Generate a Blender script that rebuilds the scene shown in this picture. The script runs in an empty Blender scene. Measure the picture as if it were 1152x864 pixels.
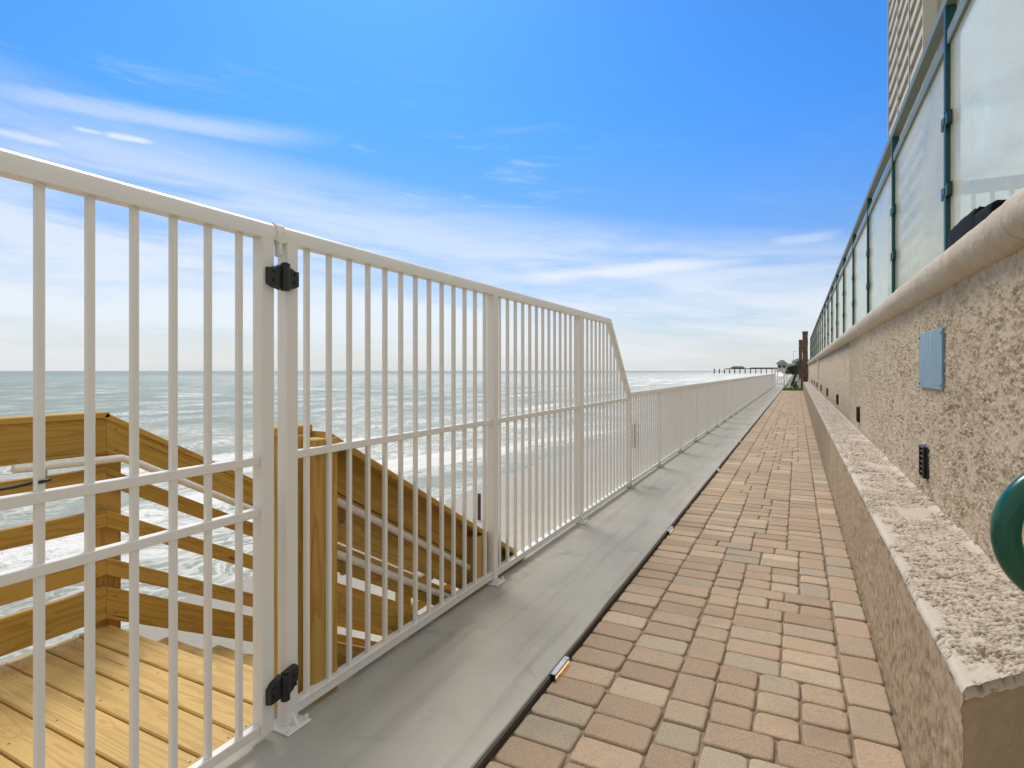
import bpy, bmesh, math, random
from mathutils import Vector, Matrix, noise
random.seed(7)
R = math.radians
S = bpy.context.scene
COL = S.collection
WPOS = {}

# ------------------------------------------------------------------ helpers
def tag(o, label=None, cat=None, group=None, kind=None):
    if label: o['label'] = label
    if cat: o['category'] = cat
    if group: o['group'] = group
    if kind: o['kind'] = kind
    return o

def empty(name, loc, label, cat, group=None):
    o = bpy.data.objects.new(name, None)
    o.empty_display_size = 0.1
    COL.objects.link(o)
    o.location = loc
    WPOS[o.name] = Vector(loc)
    return tag(o, label, cat, group)

def build(name, bm, mat, parent=None, origin=None, smooth=False):
    """link a world-space bmesh as ONE mesh object"""
    org = Vector(origin) if origin is not None else (WPOS[parent.name] if parent else Vector((0, 0, 0)))
    bmesh.ops.translate(bm, verts=bm.verts, vec=-org)
    if len(bm.faces) < 20000: bmesh.ops.recalc_face_normals(bm, faces=bm.faces)
    me = bpy.data.meshes.new(name)
    bm.to_mesh(me); bm.free()
    if smooth:
        for p in me.polygons: p.use_smooth = True
    me.materials.append(mat)
    o = bpy.data.objects.new(name, me)
    COL.objects.link(o)
    if parent:
        o.parent = parent
        o.location = org - WPOS[parent.name]
    else:
        o.location = org
    WPOS[o.name] = org
    return o

def autosmooth(o, ang=40):
    me = o.data
    for p in me.polygons: p.use_smooth = True
    try: me.set_sharp_from_angle(angle=R(ang))
    except Exception: pass
    return o

def box(bm, x0, x1, y0, y1, z0, z1, bev=0.0, seg=1):
    t = bmesh.new()
    bmesh.ops.create_cube(t, size=1)
    for v in t.verts:
        v.co = Vector(((x0+x1)/2 + v.co.x*(x1-x0), (y0+y1)/2 + v.co.y*(y1-y0), (z0+z1)/2 + v.co.z*(z1-z0)))
    if bev > 0:
        bmesh.ops.bevel(t, geom=t.edges[:], offset=bev, segments=seg, profile=0.5, affect='EDGES')
    merge(bm, t)

def merge(bm, t, M=None):
    vm = {}
    for v in t.verts:
        vm[v] = bm.verts.new(M @ v.co if M else v.co)
    for f in t.faces:
        try: bm.faces.new([vm[v] for v in f.verts])
        except ValueError: pass
    t.free()

def tube(bm, pts, r, n=10, cap=True):
    pts = [Vector(p) for p in pts]
    rings = []
    prev = None
    for i, p in enumerate(pts):
        a = pts[max(i-1, 0)]; b = pts[min(i+1, len(pts)-1)]
        t = (b-a).normalized()
        if prev is None:
            u = t.cross(Vector((0, 0, 1)))
            if u.length < 1e-3: u = t.cross(Vector((1, 0, 0)))
            u.normalize()
        else:
            u = (prev - t*prev.dot(t)).normalized()
        prev = u
        w = t.cross(u)
        rr = r[i] if isinstance(r, (list, tuple)) else r
        rings.append([bm.verts.new(p + (u*math.cos(k*2*math.pi/n) + w*math.sin(k*2*math.pi/n))*rr) for k in range(n)])
    for A, B in zip(rings, rings[1:]):
        for k in range(n):
            bm.faces.new([A[k], A[(k+1) % n], B[(k+1) % n], B[k]])
    if cap:
        bm.faces.new(rings[0][::-1]); bm.faces.new(rings[-1])

def sweep_yz(bm, prof, path, x):
    """sweep profile [(dx, dn)] along a path of (y, z) at constant x, mitred"""
    rings = []
    P = [Vector((p[0], p[1])) for p in path]
    for i, p in enumerate(P):
        t0 = (P[i]-P[i-1]).normalized() if i > 0 else None
        t1 = (P[i+1]-P[i]).normalized() if i < len(P)-1 else None
        if t0 is None: t0 = t1
        if t1 is None: t1 = t0
        n0 = Vector((-t0.y, t0.x)); n1 = Vector((-t1.y, t1.x))
        m = (n0+n1).normalized(); k = 1/max(m.dot(n0), .3)
        rings.append([bm.verts.new((x+dx, p.x+m.x*dn*k, p.y+m.y*dn*k)) for dx, dn in prof])
    n = len(prof)
    for A, B in zip(rings, rings[1:]):
        for k in range(n):
            bm.faces.new([A[k], A[(k+1) % n], B[(k+1) % n], B[k]])
    bm.faces.new(rings[0][::-1]); bm.faces.new(rings[-1])

def board(name, parent, mat, p0, p1, w, t, up=(0, 0, 1), bev=.004, plumb=False):
    """one timber: axis p0-p1, width w along 'up', thickness t; own local axes so the grain follows it"""
    p0 = Vector(p0); p1 = Vector(p1)
    ax = (p1-p0); L = ax.length; ax.normalize()
    upv = Vector(up); upv = (upv - ax*upv.dot(ax)).normalized()
    sd = upv.cross(ax)
    bm = bmesh.new()
    if plumb:
        hz = math.hypot(ax.x, ax.y); tn = -ax.z/hz; w *= hz
    box(bm, -L/2, L/2, -t/2, t/2, -w/2, w/2, bev)
    if name in ('deck_board', 'tread', 'rail_board') and w > .08:
        for sx in (-1, 0, 1):                # sunk screw heads, two at each support
            if sx == 0 and name == 'rail_board': continue
            for sz in (-1, 1):
                for sy in (-1, 1):
                    cxs = sx*(L/2-.05); czs = sz*w*.28+random.uniform(-.004, .004)
                    ring = [bm.verts.new((cxs+.0042*math.cos(k*math.pi/3), sy*(t/2+.0006), czs+.0042*math.sin(k*math.pi/3))) for k in range(6)]
                    bm.faces.new(ring)
    if plumb:
        for v in bm.verts: v.co.x -= v.co.z*tn
    me = bpy.data.meshes.new(name)
    bmesh.ops.recalc_face_normals(bm, faces=bm.faces)
    bm.to_mesh(me); bm.free()
    me.materials.append(mat); me.materials.append(M_SCREW)
    for p in me.polygons:
        if p.area < 6e-5 and len(p.vertices) == 6: p.material_index = 1
    o = bpy.data.objects.new(name, me)
    COL.objects.link(o)
    M = Matrix((ax, sd, upv)).transposed().to_4x4()
    c = (p0+p1)/2
    o.parent = parent
    o.matrix_local = Matrix.Translation(c - (WPOS[parent.name] if parent else Vector((0,0,0)))) @ M
    WPOS[o.name] = c
    return o

# ------------------------------------------------------------------ node helpers
def lin(c):
    return tuple(((v/255)/12.92 if v/255 <= .04045 else (((v/255)+.055)/1.055)**2.4) for v in c)

class NT:
    def __init__(s, nt): s.nt = nt
    def n(s, typ, ins=None, **pr):
        nd = s.nt.nodes.new(typ)
        for k, v in pr.items(): setattr(nd, k, v)
        for k, v in (ins or {}).items():
            sk = nd.inputs[k]
            if isinstance(v, bpy.types.NodeSocket): s.nt.links.new(v, sk)
            else:
                if sk.type == 'RGBA' and isinstance(v, (tuple, list)) and len(v) == 3: v = (*v, 1)
                sk.default_value = v
        return nd
    def math(s, op, a, b=0.0, c=0.0, clamp=False):
        nd = s.n('ShaderNodeMath', {0: a, 1: b, 2: c}, operation=op, use_clamp=clamp)
        return nd.outputs[0]
    def mix(s, f, a, b, mode='MIX'):
        nd = s.n('ShaderNodeMix', data_type='RGBA', blend_type=mode)
        for k, v in ((0, f), (6, a), (7, b)):
            if isinstance(v, bpy.types.NodeSocket): s.nt.links.new(v, nd.inputs[k])
            else:
                if isinstance(v, (tuple, list)) and len(v) == 3: v = (*v, 1)
                nd.inputs[k].default_value = v
        return nd.outputs[2]
    def ramp(s, f, stops, interp='LINEAR'):
        nd = s.n('ShaderNodeValToRGB', {0: f})
        cr = nd.color_ramp; cr.interpolation = interp
        while len(cr.elements) < len(stops): cr.elements.new(.5)
        for e, (p, c) in zip(cr.elements, stops):
            e.position = p
            if isinstance(c, (int, float)): c = (c, c, c)
            e.color = (*c, 1)
        return nd.outputs[0]
    def rng(s, v, a, b, c=0.0, d=1.0, smooth=False):
        nd = s.n('ShaderNodeMapRange', {0: v, 1: a, 2: b, 3: c, 4: d})
        if smooth: nd.interpolation_type = 'SMOOTHSTEP'
        return nd.outputs[0]
    def noise(s, vec, scale, detail=4, rough=.5, dist=0.0):
        return s.n('ShaderNodeTexNoise', {'Vector': vec, 'Scale': scale, 'Detail': detail, 'Roughness': rough, 'Distortion': dist}).outputs[0]
    def vmul(s, vec, m):
        return s.n('ShaderNodeVectorMath', {0: vec, 1: m}, operation='MULTIPLY').outputs[0]
    def vadd(s, vec, m):
        return s.n('ShaderNodeVectorMath', {0: vec, 1: m}, operation='ADD').outputs[0]

def mat(name, fn, **k):
    m = bpy.data.materials.new(name); m.use_nodes = True
    nt = m.node_tree
    t = NT(nt)
    b = nt.nodes['Principled BSDF']
    fn(t, b, nt, **k)
    return m

def setp(t, b, **k):
    for key, v in k.items():
        key = {'col': 'Base Color', 'rough': 'Roughness', 'metal': 'Metallic', 'normal': 'Normal', 'spec': 'Specular IOR Level',
               'coat': 'Coat Weight', 'trans': 'Transmission Weight', 'alpha': 'Alpha'}.get(key, key)
        sk = b.inputs[key]
        if isinstance(v, bpy.types.NodeSocket): t.nt.links.new(v, sk)
        else:
            if sk.type == 'RGBA' and len(v) == 3: v = (*v, 1)
            sk.default_value = v

def pos(t): return t.n('ShaderNodeNewGeometry').outputs['Position']
def obc(t): return t.n('ShaderNodeTexCoord').outputs['Object']
def bump(t, h, dist=.005, strength=1.0, normal=None):
    ins = {'Height': h, 'Distance': dist, 'Strength': strength}
    if normal: ins['Normal'] = normal
    return t.n('ShaderNodeBump', ins).outputs[0]

# ------------------------------------------------------------------ materials
def m_paint(t, b, nt, c=(.80, .795, .77), rough=.35):
    p = pos(t)
    n1 = t.noise(p, 9, 5, .6)
    n2 = t.noise(t.vmul(p, (40, 40, 5)), 1, 3)
    col = t.mix(t.rng(n1, .35, .75, 0, .22), c, tuple(v*f for v, f in zip(c, (.88, .86, .81))))
    col = t.mix(t.rng(n2, .66, .8, 0, .10), col, (.42, .36, .27))
    zz = t.n('ShaderNodeSeparateXYZ', {0: p}).outputs[2]
    col = t.mix(t.math('MULTIPLY', t.rng(t.noise(p, 48, 5, .7), .60, .70), t.rng(zz, .05, .0, 0, .45)), col, (.38, .24, .13))   # rust at the feet
    setp(t, b, col=col, rough=t.rng(n1, .3, .7, rough-.05, rough+.12), normal=bump(t, t.noise(p, 350, 2), .0004, .35))
M_WHITE = mat('white_paint', m_paint)

def m_plain(t, b, nt, c=(.1, .1, .1), rough=.5, metal=0.0, var=.25, sc=30, bmp=.0005, bsc=200):
    p = pos(t)
    n = t.noise(p, sc, 5, .6)
    col = t.mix(t.rng(n, .3, .75, 0, 1), tuple(v*(1-var) for v in c), tuple(min(1, v*(1+var)) for v in c))
    setp(t, b, col=col, rough=t.rng(n, .3, .7, max(.02, rough-.08), rough+.1), metal=metal,
         normal=bump(t, t.noise(p, bsc, 3), bmp, .6))
M_BLACK = mat('black_plastic', m_plain, c=(.012, .012, .013), rough=.38)
M_STEEL = mat('galvanised_steel', m_plain, c=(.5, .5, .5), rough=.4, metal=.8)
M_TEAL = mat('teal_paint', m_plain, c=(.003, .058, .050), rough=.38, var=.2, sc=12)
M_RAIL = mat('glare_lifted_green_paint', m_plain, c=(.15, .185, .16), rough=.5, var=.15, sc=8)  # sky glare on the rails put into a paler base colour
_b = M_RAIL.node_tree.nodes['Principled BSDF'].inputs; _b['Coat Weight'].default_value = .0; _b['Coat Roughness'].default_value = .45
M_GREEN = mat('green_handrail_paint', m_plain, c=(.003, .085, .05), rough=.2, var=.12, sc=9, bmp=.0003, bsc=60)
M_TAN = mat('tan_paint', m_plain, c=(.42, .36, .27), rough=.6, var=.1, sc=2)
M_DARKCLOTH = mat('black_fabric', m_plain, c=(.007, .007, .008), rough=.7, sc=60, bmp=.003, bsc=120)
M_DARKCLOTH.node_tree.nodes['Principled BSDF'].inputs['Specular IOR Level'].default_value = .1
M_BROWN = mat('brown_stone', m_plain, c=(.16, .10, .065), rough=.9, var=.5, sc=7, bmp=.03, bsc=14)
M_DARKWOOD = mat('dark_timber', m_plain, c=(.07, .055, .045), rough=.8, sc=20)
M_ROOF = mat('grey_roof', m_plain, c=(.13, .14, .15), rough=.8, sc=3)
M_CANVAS = mat('white_canvas', m_plain, c=(.8, .8, .78), rough=.8, var=.05)
M_PIPE = mat('grey_pipe', m_plain, c=(.76, .74, .69), rough=.35, var=.08)
M_FARWALL = mat('cream_wall', m_plain, c=(.55, .5, .43), rough=.8, var=.06, sc=1)
M_WINDOW = mat('dark_glass', m_plain, c=(.03, .04, .05), rough=.08, var=.2, sc=1)
M_PIER = mat('pier_timber', m_plain, c=(.12, .11, .10), rough=.8, sc=1)
M_LEAF = mat('leaf', m_plain, c=(.05, .085, .03), rough=.7, var=.45, sc=3)
M_GRASS = mat('grass_blades', m_plain, c=(.17, .26, .03), rough=.7, var=.35, sc=6)
M_SCREW = mat('dark_screw', m_plain, c=(.05, .04, .035), rough=.5)
M_CABLE = mat('black_rubber', m_plain, c=(.01, .01, .01), rough=.5)

def m_lamp(t, b, nt):
    setp(t, b, col=(.9, .8, .6), rough=.4)
    b.inputs['Emission Color'].default_value = (1, .62, .25, 1)
    b.inputs['Emission Strength'].default_value = 1.0
M_LENS = mat('lit_lens', m_lamp)

def stucco_height(t, p, sc):
    warp = t.n('ShaderNodeTexNoise', {'Vector': p, 'Scale': 14*sc, 'Detail': 3}).outputs['Color']
    q = t.vadd(p, t.vmul(t.vadd(warp, (-.5, -.5, -.5)), (.022/sc, .022/sc, .022/sc)))
    a = t.noise(q, 19*sc, 5, .6, .9)
    plates = t.rng(a, .41, .49, 0, 1, True)
    b2 = t.noise(t.vadd(q, (3.1, 1.7, 8)), 60*sc, 3, .6)
    ridge = t.math('ABSOLUTE', t.math('SUBTRACT', t.noise(t.vadd(q, (9, 4, 2)), 17*sc, 3, .55), .5))
    ridge = t.rng(ridge, 0, .022, .7, 0, True)
    h = t.math('ADD', plates, t.math('MULTIPLY', b2, .35))
    return t.math('ADD', h, ridge), plates

def m_stucco(t, b, nt, sc=1.0, c=(.59, .475, .335), c2=(.52, .41, .28), dist=.013, stretch=(1, .75, 1.1), far0=9.0, pits=.66, grime_shade_col=(.165, .118, .072)):
    p = pos(t)
    ps = t.vmul(p, stretch)
    h, plates = stucco_height(t, ps, sc)
    n = t.noise(p, 1.3, 4, .6)
    n2 = t.noise(p, 7, 5, .65)
    col = t.mix(t.rng(n, .35, .7), c, c2)
    col = t.mix(t.rng(n2, .5, .75, 0, .4), col, tuple(v*1.25 for v in c))
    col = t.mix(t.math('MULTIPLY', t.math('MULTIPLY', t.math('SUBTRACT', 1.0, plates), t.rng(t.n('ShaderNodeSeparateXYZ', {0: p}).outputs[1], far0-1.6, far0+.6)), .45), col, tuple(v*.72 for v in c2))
    patch = t.noise(t.vadd(p, (7, 3, 5)), .75, 5, .65)
    col = t.mix(t.rng(patch, .5, .68, 0, .28), col, tuple(v*.74 for v in c2))
    # faint vertical water staining
    st = t.noise(t.vmul(p, (2, 6, .35)), 1.6, 4, .6)
    col = t.mix(t.rng(st, .55, .8, 0, .22), col, (.30, .24, .17))
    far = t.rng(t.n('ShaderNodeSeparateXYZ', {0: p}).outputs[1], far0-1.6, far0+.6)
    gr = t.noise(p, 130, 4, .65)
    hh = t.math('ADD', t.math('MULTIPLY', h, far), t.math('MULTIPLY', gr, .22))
    grime_shade = t.n('ShaderNodeAttribute', attribute_name='grime_shade').outputs['Fac']
    col = t.mix(t.math('MULTIPLY', grime_shade, pits), col, grime_shade_col)             # grime in the hollows, plus painted shade beside the ridges
    col = t.mix(t.rng(gr, .58, .78, 0, .16), col, tuple(v*.7 for v in c2))
    setp(t, b, col=col, rough=.88, spec=.25, normal=bump(t, hh, dist, 1.0))
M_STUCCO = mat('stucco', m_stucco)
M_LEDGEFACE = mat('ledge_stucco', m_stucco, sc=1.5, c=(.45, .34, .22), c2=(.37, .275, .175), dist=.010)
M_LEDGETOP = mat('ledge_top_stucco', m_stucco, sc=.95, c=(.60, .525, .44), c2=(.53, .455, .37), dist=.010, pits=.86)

def m_coping(t, b, nt):
    p = pos(t)
    n = t.noise(p, 4, 5, .65); n2 = t.noise(p, 30, 5, .6)
    col = t.mix(t.rng(n, .3, .7), (.55, .48, .38), (.48, .39, .27))
    col = t.mix(t.rng(n2, .55, .75, 0, .5), col, (.62, .57, .49))
    col = t.mix(t.rng(t.noise(t.vmul(p, (10, 14, 2)), 1, 4), .58, .75, 0, .35), col, (.24, .19, .13))
    setp(t, b, col=col, rough=.8, normal=bump(t, t.math('ADD', n2, t.math('MULTIPLY', t.noise(p, 8, 3), 2)), .008, .8))
M_COPING = mat('coping_stone', m_coping)

def m_concrete(t, b, nt):
    p = pos(t)
    n = t.noise(p, .9, 5, .6); n2 = t.noise(p, 6, 6, .65)
    br = t.noise(t.vmul(p, (2.5, 160, 1)), 1, 2)      # broom finish across the slab
    lg = t.noise(t.vmul(p, (14, .7, 1)), 1, 4, .6)
    col = t.mix(t.rng(n, .35, .65), (.455, .44, .39), (.38, .367, .322))
    col = t.mix(t.rng(n2, .45, .75, 0, .45), col, (.48, .465, .42))
    col = t.mix(t.rng(lg, .5, .72, 0, .5), col, (.28, .265, .23))
    sp = t.noise(p, 160, 2)
    col = t.mix(t.rng(sp, .7, .78, 0, .5), col, (.12, .115, .10))
    st = t.noise(t.vadd(p, (5, 2, 0)), 2.2, 6, .7, .6)
    col = t.mix(t.rng(st, .60, .70, 0, .42), col, (.20, .185, .16))
    sandy = t.noise(t.vadd(p, (1, 8, 2)), 3.3, 6, .7)
    col = t.mix(t.math('MULTIPLY', t.rng(sandy, .52, .66, 0, .5), t.rng(t.n('ShaderNodeSeparateXYZ', {0: p}).outputs[0], -1.25, -1.75)), col, (.56, .50, .40))   # blown sand by the fence foot
    setp(t, b, col=col, rough=t.rng(n2, .3, .7, .78, .95), spec=.2,
         normal=bump(t, t.math('ADD', t.math('MULTIPLY', br, .5), n2), .0022, .7))
M_CONC = mat('concrete', m_concrete)

def m_paver(t, b, nt):
    p = pos(t)
    a = t.n('ShaderNodeAttribute', attribute_name='tint').outputs['Color']
    sep = t.n('ShaderNodeSeparateColor', {0: a})
    base = t.ramp(sep.outputs[0], [(0, (.445, .32, .215)), (.2, (.49, .36, .245)), (.4, (.50, .38, .26)), (.6, (.515, .405, .28)), (.8, (.495, .41, .295)), (1, (.46, .385, .28))])
    base = t.mix(1.0, base, t.rng(sep.outputs[1], 0, 1, .84, 1.10), 'MULTIPLY')
    n = t.noise(p, 14, 5, .65)
    n2 = t.noise(p, 165, 4, .75)
    n3 = t.noise(p, 60, 4, .7)
    col = t.mix(t.rng(n, .35, .7, 0, .5), base, t.mix(.5, base, (.29, .24, .18)))
    col = t.mix(t.rng(n3, .55, .75, 0, .45), col, (.32, .24, .165))
    col = t.mix(t.rng(n2, .55, .66, 0, .75), col, t.mix(.5, base, (.66, .57, .45)))
    col = t.mix(t.rng(n2, .44, .34, 0, .75), col, (.18, .13, .09))
    # worn, dirty bits between the stones
    d = t.noise(t.vadd(p, (4, 7, 1)), 2.3, 5, .6)
    col = t.mix(t.rng(d, .55, .75, 0, .3), col, (.20, .16, .12))
    setp(t, b, col=col, rough=.85, spec=.3, normal=bump(t, t.math('ADD', t.math('MULTIPLY', n2, .7), n3), .004, .9))
M_PAVER = mat('paver_stone', m_paver)
M_JOINT = mat('joint_sand', m_plain, c=(.25, .195, .13), rough=.95, var=.5, sc=14, bmp=.004, bsc=250)

def m_wood(t, b, nt, c1=(.52, .315, .062), c2=(.32, .17, .028), c3=(.13, .055, .010), light=0.0):
    o = obc(t)
    rnd = t.n('ShaderNodeObjectInfo').outputs['Random']
    off = t.n('ShaderNodeCombineXYZ', {0: t.math('MULTIPLY', rnd, 37.0), 1: t.math('MULTIPLY', rnd, 11.0), 2: t.math('MULTIPLY', rnd, 23.0)}).outputs[0]
    v = t.vadd(o, off)
    # knots pull the grain aside
    kn = t.n('ShaderNodeTexVoronoi', {'Vector': t.vmul(v, (2.6, 7, 7)), 'Scale': 1.0, 'Randomness': 1.0}).outputs['Distance']
    k = t.rng(kn, 0.0, .30, 1, 0, True)
    w = t.vadd(t.vmul(v, (.55, 9, 9)), t.n('ShaderNodeCombineXYZ', {1: t.math('MULTIPLY', k, 1.1), 2: t.math('MULTIPLY', k, .8)}).outputs[0])
    lo = t.noise(w, 1.0, 3, .5, .4)
    rings = t.math('FRACT', t.math('MULTIPLY', lo, 9.0))
    rings = t.rng(rings, .0, 1, 0, 1, True)
    fine = t.noise(t.vmul(v, (3, 130, 130)), 1, 3, .6)
    tone = t.rng(t.noise(v, .8, 2), .3, .7)
    base = t.mix(tone, c1, tuple(x*.8 for x in c1))
    base = t.mix(t.math('MULTIPLY', rnd, .45), base, (.55, .36, .11))
    col = t.mix(t.math('MULTIPLY', t.rng(rings, .55, 1), .62), base, c2)
    col = t.mix(t.rng(fine, .5, .8, 0, .35), col, c2)
    knot = t.rng(kn, .035, .11, 1, 0, True)
    col = t.mix(t.math('MULTIPLY', knot, .85), col, c3)
    if light: col = t.mix(light, col, (.66, .50, .25))
    ck = t.noise(t.vmul(v, (1.2, 55, 55)), 1, 2)
    crack = t.rng(ck, .735, .76, 0, 1)
    col = t.mix(t.math('MULTIPLY', crack, .8), col, (.07, .035, .01))
    setp(t, b, col=col, rough=t.rng(fine, .3, .7, .5, .75), spec=.3, normal=bump(t, t.math('SUBTRACT', t.math('ADD', fine, t.math('MULTIPLY', rings, .4)), crack), .0018, .8))
M_WOOD = mat('pine_timber', m_wood)
M_DECK = mat('deck_timber', m_wood, c1=(.66, .44, .15), c2=(.40, .235, .06), light=.12)

def m_plate(t, b, nt):
    p = pos(t)
    st = t.noise(t.vmul(p, (1, 55, 2.2)), 1, 4, .6)
    n = t.noise(p, 11, 5, .6)
    col = t.mix(t.rng(n, .3, .7), (.16, .27, .34), (.22, .33, .39))
    g = t.n('ShaderNodeSeparateXYZ', {0: p}).outputs[2]
    col = t.mix(t.math('MULTIPLY', t.rng(st, .54, .66), t.rng(g, 1.30, 1.5, 0, .75)), col, (.52, .58, .58))
    setp(t, b, col=col, rough=.5, metal=.25, normal=bump(t, n, .002, .4))
M_PLATE = mat('blue_grey_plate', m_plate)

def m_glass(t, b, nt):
    nt.nodes.remove(b)
    p = pos(t)
    out = nt.nodes['Material Output']
    film = t.noise(t.vmul(p, (1, 1.1, 1.6)), 1.5, 5, .6)           # dried salt film with runs
    runs = t.noise(t.vmul(p, (1, 9, .8)), 1, 4, .6)
    f = t.math('ADD', t.rng(film, .3, .7, .26, .60), t.rng(runs, .5, .8, 0, .05))
    tr = t.n('ShaderNodeBsdfTransparent', {'Color': (.86, .94, .91, 1)}).outputs[0]
    tl = t.n('ShaderNodeBsdfTranslucent', {'Color': (.96, .91, .80, 1)}).outputs[0]
    df = t.n('ShaderNodeBsdfDiffuse', {'Color': (.95, .87, .72, 1)}).outputs[0]
    fm = t.n('ShaderNodeMixShader', {0: .35, 1: tl, 2: df}).outputs[0]
    gl = t.n('ShaderNodeBsdfGlossy', {'Color': (.95, 1, .99, 1), 'Roughness': .03}).outputs[0]
    a = t.n('ShaderNodeMixShader', {0: f, 1: tr, 2: fm}).outputs[0]
    fr = t.n('ShaderNodeFresnel', {'IOR': 1.6}).outputs[0]
    s = t.n('ShaderNodeMixShader', {0: t.math('ADD', t.math('MULTIPLY', fr, .3), .02, clamp=True), 1: a, 2: gl}).outputs[0]
    nt.links.new(s, out.inputs[0])
M_GLASS = mat('salt_filmed_glass', m_glass)

def m_sand(t, b, nt):
    p = pos(t)
    x = t.n('ShaderNodeSeparateXYZ', {0: p}).outputs[0]
    n = t.noise(p, .5, 5, .6); n2 = t.noise(p, 40, 4, .7); n3 = t.noise(t.vmul(p, (1, .35, 1)), .8, 5, .6)
    wet = t.rng(t.math('ADD', x, t.math('MULTIPLY', n3, 4.0)), -6.5, -2.5, 1, 0, True)
    dry = t.mix(t.rng(n, .3, .7), (.68, .625, .50), (.58, .53, .42))
    dry = t.mix(t.rng(n2, .5, .75, 0, .4), dry, (.36, .33, .28))
    col = t.mix(wet, dry, (.42, .385, .305))
    setp(t, b, col=col, rough=t.rng(wet, 0, 1, .9, .45), normal=bump(t, t.math('ADD', n2, t.math('MULTIPLY', n3, 3)), .05, .8))
M_SAND = mat('sand', m_sand)

def m_ground(t, b, nt):
    p = pos(t)
    n = t.noise(p, .3, 5, .6); n2 = t.noise(p, 8, 5)
    col = t.mix(t.rng(n, .4, .6), (.26, .24, .19), (.07, .11, .03))
    col = t.mix(t.rng(n2, .4, .7, 0, .5), col, (.18, .17, .12))
    setp(t, b, col=col, rough=.95, normal=bump(t, n2, .03, .6))
M_GROUND = mat('ground_soil', m_ground)

def m_sea(t, b, nt):
    p = pos(t)
    sx = t.n('ShaderNodeSeparateXYZ', {0: p}); x = sx.outputs[0]
    at = t.n('ShaderNodeAttribute', attribute_name='foam').outputs['Fac']
    d = t.math('MULTIPLY', x, -1.0)
    warp = t.n('ShaderNodeTexNoise', {'Vector': p, 'Scale': .35, 'Detail': 4}).outputs['Color']
    q = t.vadd(p, t.vmul(t.vadd(warp, (-.5, -.5, -.5)), (5, 5, 0)))
    big = t.noise(t.vmul(q, (.22, .075, 1)), 1, 6, .62)          # drifting foam fields drawn out along the shore
    lace = t.n('ShaderNodeTexVoronoi', {'Vector': t.vmul(q, (1.5, .75, 1)), 'Scale': 1.0}, feature='DISTANCE_TO_EDGE').outputs['Distance']
    lace2 = t.n('ShaderNodeTexVoronoi', {'Vector': t.vmul(q, (4.2, 2.2, 1)), 'Scale': 1.0}, feature='DISTANCE_TO_EDGE').outputs['Distance']
    net = t.math('MAXIMUM', t.rng(lace, .015, .14, 1, 0), t.rng(lace2, .02, .16, .75, 0))
    fine = t.noise(q, 3.0, 5, .7)
    cover = t.ramp(t.math('DIVIDE', d, 400.0), [(0, .70), (.03, .58), (.07, .47), (.13, .40), (.2, .33), (.45, .27), (1, .22)])
    cover = t.math('ADD', cover, t.math('MULTIPLY', t.rng(sx.outputs[1], 50, 260, 0, .52), t.rng(d, 700, 60)))   # surf on the wide bar by the pier, thickened in place of sun glare
    dens = t.math('ADD', t.math('SUBTRACT', big, .52), t.math('MULTIPLY', t.math('SUBTRACT', cover, .5), .55))
    dens = t.math('ADD', dens, t.math('MULTIPLY', at, .42))
    solid = t.rng(t.math('ADD', dens, t.math('MULTIPLY', t.math('SUBTRACT', fine, .5), .55)), .08, .30, 0, 1, True)
    lacy = t.math('MULTIPLY', net, t.rng(dens, -.16, .08, 0, .85, True))
    foam = t.math('MAXIMUM', solid, lacy, clamp=True)
    dn = t.noise(p, .05, 3)
    wcol = t.mix(t.rng(d, 10, 70), (.32, .335, .265), (.22, .27, .205))
    wcol = t.mix(t.rng(dn, .4, .65, 0, .5), wcol, (.17, .215, .165))
    col = t.mix(foam, wcol, (.74, .75, .74))
    w1 = t.noise(t.vmul(p, (1.0, .35, 1)), .55, 4, .6)
    w2 = t.noise(t.vmul(p, (1.0, .6, 1)), 2.6, 4, .65)
    h = t.math('ADD', t.math('MULTIPLY', w1, 1.0), t.math('MULTIPLY', w2, .35))
    h = t.math('ADD', h, t.math('MULTIPLY', foam, .10))
    setp(t, b, col=col, rough=t.rng(foam, 0, 1, .36, .8), spec=.28, normal=bump(t, h, .45, .75))
    b.inputs['IOR'].default_value = 1.33
M_SEA = mat('sea_water', m_sea)

# ------------------------------------------------------------------ camera
F, PHI, H = 635.0, math.atan(321/635), 1.305
cam = bpy.data.cameras.new('camera')
cam.sensor_width = 36; cam.lens = 36*F/1152; cam.shift_y = -15/1152
cam.clip_start = .02; cam.clip_end = 30000
co = bpy.data.objects.new('camera', cam); COL.objects.link(co)
co.location = (0, 0, H); co.rotation_euler = (R(90), 0, PHI)
S.camera = co

# ------------------------------------------------------------------ light and sky
SUN_AZ, SUN_EL = -42.0, 53.0           # degrees right of the path, degrees up
sd = Vector((math.sin(R(SUN_AZ))*math.cos(R(SUN_EL)), math.cos(R(SUN_AZ))*math.cos(R(SUN_EL)), math.sin(R(SUN_EL))))
sun = bpy.data.lights.new('sun', 'SUN'); sun.energy = 2.6; sun.angle = R(22); sun.color = (1, .92, .80)
so = bpy.data.objects.new('sun', sun); COL.objects.link(so)
so.rotation_euler = (-sd).to_track_quat('-Z', 'Y').to_euler(); so.location = (0, 0, 40)

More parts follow.
